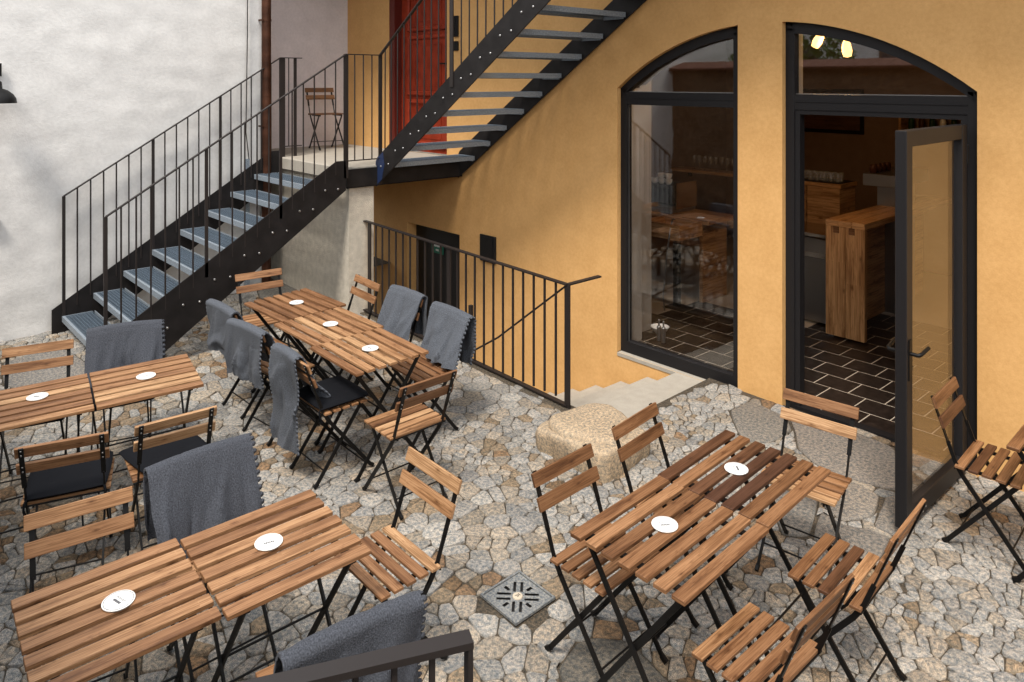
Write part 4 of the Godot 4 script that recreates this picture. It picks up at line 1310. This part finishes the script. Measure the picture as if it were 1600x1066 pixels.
func build_interior(house: Node3D) -> void:
	var g := Geo.new()
	g.flat([Vector3(-3.4, 0.0048, -0.1), Vector3(4, 0.0048, -0.1), Vector3(4, 0.0048, -5.2), Vector3(-3.4, 0.0048, -5.2)], Vector3.UP)
	var fl := put(g, "cafe_floor", M.grout, house)
	# dark clay tiles in running bond
	var tm := cached("tile", func(q): q.cbox(Vector3.ZERO, Vector3(0.273, 0.012, 0.247), 0.003))
	for r in range(0, 11):
		for k in range(-6, 10):
			var x := -0.845 + 0.14 + 0.28 * k + (0.14 if r % 2 else 0.0)
			var z := -0.262 - 0.2555 * r
			if x < -1.8 or x > 1.9: continue
			if r > 6 and (x < -0.3 or x > 1.4): continue
			var o := put(tm, "tile", M.tile, fl)
			o.position = Vector3(x, 0.001, z)
	var w := Geo.new()
	w.box(Vector3(0.3, 1.6, -5.3), Vector3(7.6, 3.4, 0.2))
	w.box(Vector3(-3.5, 1.6, -2.8), Vector3(0.2, 3.4, 5.0))
	w.box(Vector3(4.1, 1.6, -2.8), Vector3(0.2, 3.4, 5.0))
	w.box(Vector3(0.3, 3.25, -2.8), Vector3(7.6, 0.15, 5.2))
	put(w, "inner_wall", M.panelling, house)
	var iw := Geo.new()
	for r in [[-3.4, -1.32, 0.0, 3.2], [0.03, 0.29, 0.0, 3.2], [1.71, 4.0, 0.0, 3.2]]:
		iw.box(Vector3((r[0] + r[1]) / 2, 1.6, -0.42), Vector3(r[1] - r[0], 3.2, 0.03))
	iw.box(Vector3(-1.60, 1.6, -0.585), Vector3(0.32, 3.2, 0.30))
	put(iw, "inner_pier", M.inner, house)
	# oak bar with waterfall end
	var b := thing("bar_counter", "oak bar counter with a plank end panel seen through the doorway", "counter", Vector3(0, 0.008, -1.83))
	for s in [[-0.19, -0.0025], [0.0025, 0.182]]:
		var p := Geo.new(); p.uvo = Vector2(s[0], 0.3 + s[0])
		p.cbox(Vector3.ZERO, Vector3(1.05, 0.055, s[1] - s[0]), 0.003)
		var o := put(p, "end_panel", M.oak, b)
		o.transform = Transform3D(Basis(Vector3(0, 1, 0), Vector3(0, 0, -1), Vector3(-1, 0, 0)), Vector3((s[0] + s[1]) / 2, 0.545, -0.03))
	for s in [[-0.19, -0.07], [-0.068, 0.06], [0.062, 0.182]]:
		var p := Geo.new(); p.uvo = Vector2(0.3, s[0])
		p.cbox(Vector3.ZERO, Vector3(2.3, 0.058, s[1] - s[0]), 0.003)
		var o := put(p, "top_plank", M.oak, b)
		o.transform = Transform3D(Basis(Vector3(0, 0, 1), Vector3(0, 1, 0), Vector3(-1, 0, 0)), Vector3((s[0] + s[1]) / 2, 1.10, -1.152))
	for x in [-0.085, 0.062]:
		var p := Geo.new(); p.box(Vector3(x, 1.04, -0.0005), Vector3(0.055, 0.062, 0.006))
		put(p, "tenon", M.wood4, b)
	var bk := Geo.new(); bk.box(Vector3(-0.14, 0.5, -1.2), Vector3(0.04, 1.0, 2.2))
	put(bk, "back_panel", M.oak, b)
	var fb := thing("steel_cabinet", "brushed steel cooling cabinet behind the oak bar", "cabinet", Vector3(-0.60, 0.01, -2.35))
	var f := Geo.new(); f.box(Vector3(0, 0.44, 0), Vector3(0.75, 0.84, 0.5))
	put(f, "body", M.steel, fb)
	f = Geo.new(); f.box(Vector3(0, 0.70, 0.262), Vector3(0.70, 0.05, 0.02)); put(f, "pull_bar", M.chrome, fb)
	f = Geo.new(); f.box(Vector3(0, 0.90, 0), Vector3(0.80, 0.03, 0.56)); put(f, "worktop", M.chrome, fb)
	# oak shelf with tumblers at the back
	var sh := thing("wall_cabinet", "oak cabinet with black top carrying tumblers, back of the cafe", "cabinet", Vector3(-1.22, 0.01, -3.7))
	f = Geo.new(); f.cbox(Vector3(0, 1.22, 0), Vector3(0.86, 0.05, 0.45), 0.004); put(f, "top", M.oak, sh)
	f = Geo.new(); f.box(Vector3(0, 1.247, 0), Vector3(0.82, 0.006, 0.40)); put(f, "mat", M.door_black, sh)
	for x in [-0.21, 0.21]:
		f = Geo.new(); f.cbox(Vector3(x, 0.6, 0), Vector3(0.40, 1.19, 0.42), 0.004); put(f, "door", M.oak, sh)
	var gi := 0
	for i in 9:
		for j in 2:
			var o := put(cached("tumbler", func(q): q.lathe([Vector2(0.0, 0.002), Vector2(0.026, 0.002), Vector2(0.032, 0.11), Vector2(0.034, 0.11), Vector2(0.028, 0.0), Vector2(0, 0)], Vector3.ZERO, 14)), "tumbler", M.tumbler)
			tag(o, "clear tumbler standing on the black topped oak cabinet", "glass", "tumblers on the oak cabinet")
			o.position = Vector3(-1.56 + i * 0.085, 1.262, -3.60 - j * 0.09)
	# second counter behind the window with coffee machine and cups
	var c2 := thing("coffee_counter", "oak coffee counter with plank side behind the arched window", "counter", Vector3(-2.3, 0.008, -2.1))
	f = Geo.new(); f.cbox(Vector3(0, 0.905, 0), Vector3(1.6, 0.055, 0.55), 0.004); put(f, "top", M.oak, c2)
	for x in [0.68, -0.68]:
		f = Geo.new(); f.cbox(Vector3(x, 0.436, 0), Vector3(0.05, 0.872, 0.48), 0.004); put(f, "side_panel", M.oak, c2)
	var bx := thing("serving_box", "oak serving box mounted in front of the coffee counter", "box", Vector3(-1.72, 0.80, -1.45))
	f = Geo.new()
	for s in [-1, 1]:
		f.cbox(Vector3(s * 0.24, 0.08, 0), Vector3(0.025, 0.16, 0.42), 0.003); f.cbox(Vector3(0, 0.08, s * 0.2), Vector3(0.46, 0.16, 0.025), 0.003)
	put(f, "sides", M.oak, bx)
	f = Geo.new(); f.box(Vector3(0, 0.012, 0), Vector3(0.46, 0.02, 0.38)); put(f, "bottom", M.oak, bx)
	f = Geo.new(); f.bar(Vector3(0, 0.0, -0.1), Vector3(0, -0.79, -0.1), 0.06, 0.06, Vector3(1, 0, 0)); put(f, "stand", M.black, bx)
	var hose := Geo.new()
	hose.tube([Vector3(-1.66, 0.98, -1.42), Vector3(-1.60, 1.0, -1.30), Vector3(-1.57, 0.90, -1.22), Vector3(-1.60, 0.6, -1.2), Vector3(-1.66, 0.2, -1.22), Vector3(-1.70, 0.02, -1.3)], 0.009, 8)
	tag(put(hose, "hose", M.steel), "pale steel hose hanging from the oak serving box", "hose")
	var cm := thing("coffee_machine", "black coffee machine with angled chrome sides behind the window", "coffee machine", Vector3(-2.35, 0.942, -2.1))
	f = Geo.new(); f.cbox(Vector3(0, 0.20, 0), Vector3(0.72, 0.22, 0.44), 0.03); put(f, "body", M.door_black, cm)
	f = Geo.new(); f.cbox(Vector3(0, 0.04, 0.03), Vector3(0.70, 0.07, 0.50), 0.01); put(f, "drip_tray", M.steel, cm)
	f = Geo.new(); f.box(Vector3(0.365, 0.2, 0.0), Vector3(0.012, 0.3, 0.40)); put(f, "side_plate", M.chrome, cm)
	for k in 6:
		var cup := put(cached("cup", func(q): q.lathe([Vector2(0.0, 0.0), Vector2(0.025, 0.0), Vector2(0.043, 0.03), Vector2(0.047, 0.062), Vector2(0.044, 0.062), Vector2(0.038, 0.03), Vector2(0, 0.008)], Vector3.ZERO, 18)), "cup", M.porcelain)
		tag(cup, "white porcelain cup piled on the black coffee machine", "cup", "cups on the coffee machine")
		cup.position = Vector3(-2.36 + (k % 3) * 0.098, 1.254 + (0.064 if k > 3 else 0.0), -2.0 - (0.1 if k == 3 else 0.0))
	var ws := thing("wall_shelf", "oak wall shelf with wine glasses seen through the arched window", "shelf", Vector3(-2.2, 1.26, -3.4))
	f = Geo.new(); f.cbox(Vector3(0, 0, 0), Vector3(1.7, 0.04, 0.28), 0.004); put(f, "board", M.oak, ws)
	f = Geo.new()
	for x in [-0.7, 0.7]: f.box(Vector3(x, -0.06, -0.1), Vector3(0.03, 0.09, 0.05))
	put(f, "bracket", M.black, ws)
	for i in 14:
		var o := put(cached("wineglass", func(q): q.lathe([Vector2(0.0, 0.0), Vector2(0.03, 0.001), Vector2(0.004, 0.008), Vector2(0.004, 0.075), Vector2(0.03, 0.11), Vector2(0.034, 0.15), Vector2(0.028, 0.185), Vector2(0.026, 0.185), Vector2(0.032, 0.15), Vector2(0.0, 0.085)], Vector3.ZERO, 14)), "wine_glass", M.tumbler)
		tag(o, "wine glass in the row on the oak wall shelf", "glass", "wine glasses on the wall shelf")
		o.position = Vector3(-2.75 + i * 0.085, 1.281, -3.38)
	# hood with copper mugs deeper inside
	var hd := thing("steel_hood", "box shaped steel hood above the oak bar", "hood", Vector3(-0.12, 1.42, -3.35))
	f = Geo.new(); f.cbox(Vector3(0, 0, 0), Vector3(0.34, 0.13, 0.9), 0.004); put(f, "body", M.steel, hd)
	f = Geo.new(); f.box(Vector3(0.02, -0.745, 0.05), Vector3(0.20, 1.36, 0.5)); put(f, "column", M.steel, hd)
	for i in 4:
		var mg := put(cached("mug", func(q): q.lathe([Vector2(0.0, 0.0), Vector2(0.036, 0.0), Vector2(0.04, 0.05), Vector2(0.034, 0.085), Vector2(0.031, 0.085), Vector2(0.034, 0.01), Vector2(0, 0.01)], Vector3.ZERO, 16)), "copper_mug", M.copper)
		tag(mg, "copper mug in the row on top of the steel hood", "mug", "copper mugs on the hood")
		mg.position = Vector3(-0.22, 1.486, -3.0 - i * 0.12)
	var pf := thing("picture_frame", "dark framed picture high on the cafe back wall", "picture", Vector3(-1.75, 2.05, -5.19))
	f = Geo.new()
	for q in [-1, 1]:
		f.cbox(Vector3(q * 0.48, 0, 0.015), Vector3(0.05, 0.62, 0.03), 0.004); f.cbox(Vector3(0, q * 0.285, 0.015), Vector3(0.91, 0.05, 0.03), 0.004)
	put(f, "frame", M.black, pf)
	f = Geo.new(); f.box(Vector3(0, 0, 0.006), Vector3(0.91, 0.52, 0.01)); put(f, "print", M.wood5, pf)
	var bs := thing("bottle_shelf", "oak bottle shelf on the back wall behind the bar", "shelf", Vector3(0.1, 1.75, -5.05))
	f = Geo.new(); f.cbox(Vector3(0, 0, 0), Vector3(1.6, 0.04, 0.28), 0.004); put(f, "board", M.oak, bs)
	f = Geo.new(); f.cbox(Vector3(0, 0.42, 0), Vector3(1.6, 0.04, 0.28), 0.004); put(f, "board", M.oak, bs)
	for q in [-0.78, 0.78]:
		f = Geo.new(); f.cbox(Vector3(q, 0.21, 0), Vector3(0.03, 0.38, 0.28), 0.004); put(f, "side", M.oak, bs)
	for i in 11:
		var bt := put(cached("bottle", func(q): q.lathe([Vector2(0.0, 0.0), Vector2(0.036, 0.0), Vector2(0.037, 0.18), Vector2(0.030, 0.215), Vector2(0.014, 0.245), Vector2(0.013, 0.30), Vector2(0.0, 0.30)], Vector3.ZERO, 16)), "bottle", [M.bottle_green, M.bottle_brown, M.bottle_green, M.porcelain][i % 4])
		tag(bt, ["green", "brown", "green", "white"][i % 4] + " bottle in the row on the oak bottle shelf", "bottle", "bottles on the back shelf")
		bt.position = Vector3(-0.58 + i * 0.125, 1.771, -5.03)
	# white bowl and two mills on the floor by the glass
	var bo := put(cached("bowl", func(q): q.lathe([Vector2(0.0, 0.003), Vector2(0.035, 0.0), Vector2(0.075, 0.045), Vector2(0.092, 0.075), Vector2(0.088, 0.075), Vector2(0.07, 0.048), Vector2(0, 0.012)], Vector3.ZERO, 28)), "bowl", M.porcelain)
	tag(bo, "white bowl on the tiles behind the arched window", "bowl"); bo.position = Vector3(-1.28, 0.012, -0.66)
	for i in 2:
		var ml := put(cached("mill", func(q): q.lathe([Vector2(0.0, 0.0), Vector2(0.021, 0.0), Vector2(0.021, 0.13), Vector2(0.019, 0.14), Vector2(0.008, 0.142), Vector2(0.008, 0.19), Vector2(0.010, 0.20), Vector2(0, 0.204)], Vector3.ZERO, 18)), "pepper_mill", M.steel)
		tag(ml, "slim steel mill standing beside the white bowl", "mill", "mills by the window"); ml.position = Vector3(-1.17 + i * 0.06, 0.012, -0.50 + i * 0.01)
	# lit bulbs under the ceiling by the fanlight
	for q in [[0.17, 2.83, -0.95, -0.5], [0.41, 2.75, -0.95, 0.1]]:
		var t := thing("hanging_bulb", "lit warm bulb hanging behind the fanlight of the door", "lamp", Vector3(q[0], q[1], q[2]), Basis(Vector3(0, 0, 1), q[3]).scaled(Vector3.ONE * 1.5), "lit bulbs")
		var bg := Geo.new(); bg.lathe([Vector2(0.0, -0.055), Vector2(0.02, -0.05), Vector2(0.027, -0.02), Vector2(0.022, 0.02), Vector2(0.012, 0.04)], Vector3.ZERO, 14)
		put(bg, "bulb", M.bulb, t)
		bg = Geo.new(); bg.tube([Vector3(0, 0.04, 0), Vector3(0, 0.09, 0)], 0.013, 8); bg.tube([Vector3(0, 0.09, 0), Vector3(0, 0.26, 0)], 0.003, 6)
		put(bg, "socket", M.black, t)
		var l := OmniLight3D.new(); l.name = "bulb_light"; l.light_energy = 0.18; l.light_color = Color(1, 0.78, 0.5); l.light_size = 0.02; l.omni_range = 8; l.omni_attenuation = 2; l.shadow_enabled = true
		t.add_child(l)

func build_white_house() -> void:
	var h := thing("white_house", "white house wall of uneven old plaster beside the stairs", "house")
	var nz := FastNoiseLite.new(); nz.seed = 12; nz.frequency = 0.55; nz.fractal_octaves = 4
	var n2 := FastNoiseLite.new(); n2.seed = 15; n2.frequency = 2.4; n2.fractal_octaves = 3
	var grid := []
	for i in 111:
		var row := []
		for j in 121:
			var y := -0.2 + i * 0.05
			var z := 1.62 + j * 0.062
			row.append(Vector3(-5.10 + nz.get_noise_2d(z, y * 1.4) * 0.012 + n2.get_noise_2d(z, y * 1.8) * 0.006, y, z))
		grid.append(row)
	var g := Geo.new()
	g.sheet(grid, Vector3(1, 0, 0))
	g.flat([Vector3(-5.10, -0.2, 1.62), Vector3(-5.10, 5.3, 1.62), Vector3(-6.3, 5.3, 1.62), Vector3(-6.3, -0.2, 1.62)], Vector3(0, 0, -1))
	put(g, "wall", M.white, h)
	var g2 := Geo.new()
	g2.flat([Vector3(-6.11, 1.0, -0.1), Vector3(-6.11, 1.0, 1.62), Vector3(-6.11, 5.3, 1.62), Vector3(-6.11, 5.3, -0.1)], Vector3(1, 0, 0))
	put(g2, "recessed_wall", M.nook, h)
	var dp := Geo.new()
	dp.tube([Vector3(-5.02, 0.06, 1.66), Vector3(-5.02, 5.2, 1.66)], 0.052, 18)
	dp.tube([Vector3(-5.02, 2.30, 1.66), Vector3(-5.02, 2.34, 1.66)], 0.055, 18)
	var dpn := put(dp, "downpipe", M.copper, h)
	for y in [1.95, 3.15, 4.3]:
		var br := Geo.new()
		br.tube([Vector3(-5.02, y, 1.66), Vector3(-5.02, y + 0.025, 1.66)], 0.057, 18)
		br.bar(Vector3(-5.09, y + 0.012, 1.72), Vector3(-4.98, y + 0.012, 1.72), 0.02, 0.008, Vector3.UP)
		put(br, "bracket", M.copper, dpn)
	var cb := Geo.new()
	cb.tube([Vector3(-5.06, 5.2, 1.86), Vector3(-5.055, 3.0, 1.865), Vector3(-5.06, 1.9, 1.88), Vector3(-5.05, 1.6, 1.85)], 0.006, 6)
	put(cb, "cable", M.rail, h)
	var cn := Geo.new()
	cn.box(Vector3(-5.055, 0.85, 1.87), Vector3(0.035, 1.5, 0.05))
	for y in [1.25, 0.7]: cn.box(Vector3(-5.05, y, 1.87), Vector3(0.045, 0.03, 0.1))
	put(cn, "conduit", M.galv, h)
	# wall lamp at the frame's edge
	for w in [[4.23, 2.275, "black dome wall lamp on the white wall"]]:
		var t := thing("wall_lamp", w[2], "lamp", Vector3(-5.06, w[1], w[0]))
		var d := Geo.new()
		d.lathe([Vector2(0.145, 0.0), Vector2(0.140, 0.04), Vector2(0.117, 0.08), Vector2(0.075, 0.115), Vector2(0.035, 0.13), Vector2(0.03, 0.19), Vector2(0.0, 0.205)], Vector3(0.24, 0, 0), 28)
		put(d, "shade", M.black, t)
		d = Geo.new(); d.tube([Vector3(0.0, 0.30, 0), Vector3(0.2, 0.30, 0), Vector3(0.24, 0.28, 0), Vector3(0.24, 0.19, 0)], 0.014, 8); d.box(Vector3(0.005, 0.30, 0), Vector3(0.03, 0.12, 0.12))
		put(d, "arm", M.black, t)
	var bxn := Geo.new()
	bxn.cbox(Vector3(-5.06, 1.215, 4.26), Vector3(0.07, 0.08, 0.11), 0.006)
	tag(put(bxn, "socket_box", M.black), "small black box low on the white wall", "socket")

func build_stone() -> void:
	var t := thing("old_column_base", "weathered sandstone block with a rounded drum top beside the cellar steps", "stone", Vector3(-0.155, ground(-0.1, 1.55) - 0.03, 1.575), Basis(Vector3.UP, 0.06))
	var nz := FastNoiseLite.new(); nz.seed = 2; nz.frequency = 6.0; nz.fractal_octaves = 3
	var g := Geo.new()
	# squarish block with rounded arrises
	var grid := []
	for p in [[0.00, 0.96], [0.07, 1.0], [0.135, 1.0], [0.16, 0.985], [0.175, 0.95], [0.18, 0.88], [0.182, 0.6], [0.182, 0.0]]:
		var row := []
		for k in 65:
			var a: float = TAU * k / 64
			var r: float = 0.255 / pow(pow(absf(cos(a)), 11.0) + pow(absf(sin(a)), 11.0), 1.0 / 11.0) * p[1]
			var d := Vector3(cos(a) * r * 1.22, p[0] * (1.0 + 0.12 * cos(a - 0.7)), sin(a) * r)
			d += Vector3(cos(a), 0.35, sin(a)) * (nz.get_noise_3dv(d * 0.5) * 0.03 + nz.get_noise_3dv(d * 2.0) * 0.006) * (1.0 if p[1] > 0.1 else 0.0)
			row.append(d)
		grid.append(row)
	g.sheet(grid, Vector3(0, 0.3, 1))
	put(g, "block", M.sandstone, t)
	var g2 := Geo.new()
	grid = []
	for p in [[0.15, 1.0], [0.18, 1.03], [0.197, 1.02], [0.213, 0.98], [0.224, 0.91], [0.231, 0.76], [0.234, 0.5], [0.236, 0.25], [0.236, 0.0]]:
		var row := []
		for k in 65:
			var a: float = TAU * k / 64
			var r: float = (0.265 + 0.02 * sin(a * 3.0 + 1.0) + 0.012 * sin(a * 5.0)) * p[1]
			var d := Vector3(cos(a) * r - 0.015, p[0], sin(a) * r - 0.02)
			row.append(d + (Vector3(cos(a) * 0.6, 0.5, sin(a) * 0.6) if p[1] > 0.1 else Vector3(0, 0.5, 0)) * (nz.get_noise_3dv(d * 0.5 + Vector3(3, 0, 0)) * 0.03 + nz.get_noise_3dv(d * 2.0) * 0.006) * (1.0 if p[1] > 0.1 else 0.35))
		grid.append(row)
	g2.sheet(grid, Vector3(0, 0.3, 1))
	put(g2, "drum", M.sandstone, t)

# what the panes mirror: the yard's rubble wall, shrubs and a house beyond
func build_behind() -> void:
	var w := thing("rubble_wall", "brown rubble stone wall with tile coping closing the yard", "wall")
	var nz := FastNoiseLite.new(); nz.seed = 6; nz.frequency = 1.6; nz.fractal_octaves = 4
	var nc := FastNoiseLite.new(); nc.seed = 16; nc.frequency = 3.5; nc.noise_type = FastNoiseLite.TYPE_CELLULAR
	var grid := []
	for i in 46:
		var row := []
		for j in 161:
			var x := -5.1 + j * 0.09
			var y := -0.2 + i * 0.064
			row.append(Vector3(x, y, 5.95 - nz.get_noise_2d(x, y) * 0.07 + nc.get_noise_2d(x, y) * 0.05))
		grid.append(row)
	var g := Geo.new()
	g.sheet(grid, Vector3(0, 0, -1))
	put(g, "masonry", M.rubble, w)
	for k in 60:
		var c := Geo.new()
		c.cbox(Vector3(-5.0 + k * 0.24, 2.74, 6.05), Vector3(0.23, 0.05, 0.5), 0.012, Basis(Vector3.RIGHT, -0.25))
		put(c, "coping_tile", M.rooftile, w)
	rng.seed = 91
	for s in [[-3.6, 7.9, 1.3, "round green shrub beyond the rubble wall, by the white house"], [-1.0, 8.6, 1.0, "low green shrub beyond the middle of the rubble wall"], [2.4, 8.0, 1.4, "large green shrub beyond the rubble wall, away from the white house"], [6.0, 8.6, 1.5, "green shrub beyond the open end of the rubble wall"]]:
		var t := thing("shrub", s[3], "shrub", Vector3(s[0], -1.6, s[1]), Basis.IDENTITY, "shrubs beyond the rubble wall")
		var tr := Geo.new(); tr.tube([Vector3(0, 0, 0), Vector3(0.05, 1.6, 0), Vector3(-0.05, 3.6, 0.05)], 0.07, 8)
		put(tr, "trunk", M.bark, t)
		var cr := Geo.new()
		for i in 2600:
			var d: Vector3 = Vector3(rng.randfn(), rng.randfn() * 0.8, rng.randfn()).normalized() * pow(rng.randf(), 0.35) * float(s[2])
			d += Vector3(sin(d.y * 3 + float(s[0])), 0, cos(d.x * 4)) * 0.15
			var b := Basis.from_euler(Vector3(rng.randf() * TAU, rng.randf() * TAU, 0))
			var q := Vector3(0, 3.9, 0) + d
			cr.flat([Vector3(-0.05, 0, 0), Vector3(0, 0.02, 0.08), Vector3(0.05, 0, 0), Vector3(0, 0.02, -0.08)], Vector3.UP, b, q)
		put(cr, "crown", M.leaf, t)
	var h := thing("garden_house", "pale rendered house with dark windows beyond the rubble wall", "house", Vector3(-2.0, -1.6, 17.0))
	var f := Geo.new()
	f.box(Vector3(0, 4.5, 0), Vector3(16, 9, 1))
	put(f, "wall", M.white, h)
	for x in [-6.0, -3.2, -0.4, 2.4, 5.2]:
		for y in [4.4, 7.3]:
			var wg := Geo.new(); wg.box(Vector3(x, y, -0.51), Vector3(1.0, 1.5, 0.06))
			var o := put(wg, "window", M.soffit, h)
			var pg := Geo.new(); pg.box(Vector3(x, y, -0.545), Vector3(0.84, 1.34, 0.02))
			put(pg, "pane", M.pane_dark, o)
	var rg := Geo.new(); rg.flat([Vector3(-8.3, 8.9, -0.9), Vector3(8.3, 8.9, -0.9), Vector3(8.3, 11.5, 3), Vector3(-8.3, 11.5, 3)], Vector3(0, 0.8, -0.6))
	put(rg, "roof", M.rooftile, h)

func _ready() -> void:
	setup_view()
	make_materials()
	var house := build_yellow_house()
	build_white_house()
	build_yard()
	build_stairs()
	build_behind()
	build_interior(house)
	build_stone()
	build_drain()
	build_furniture()
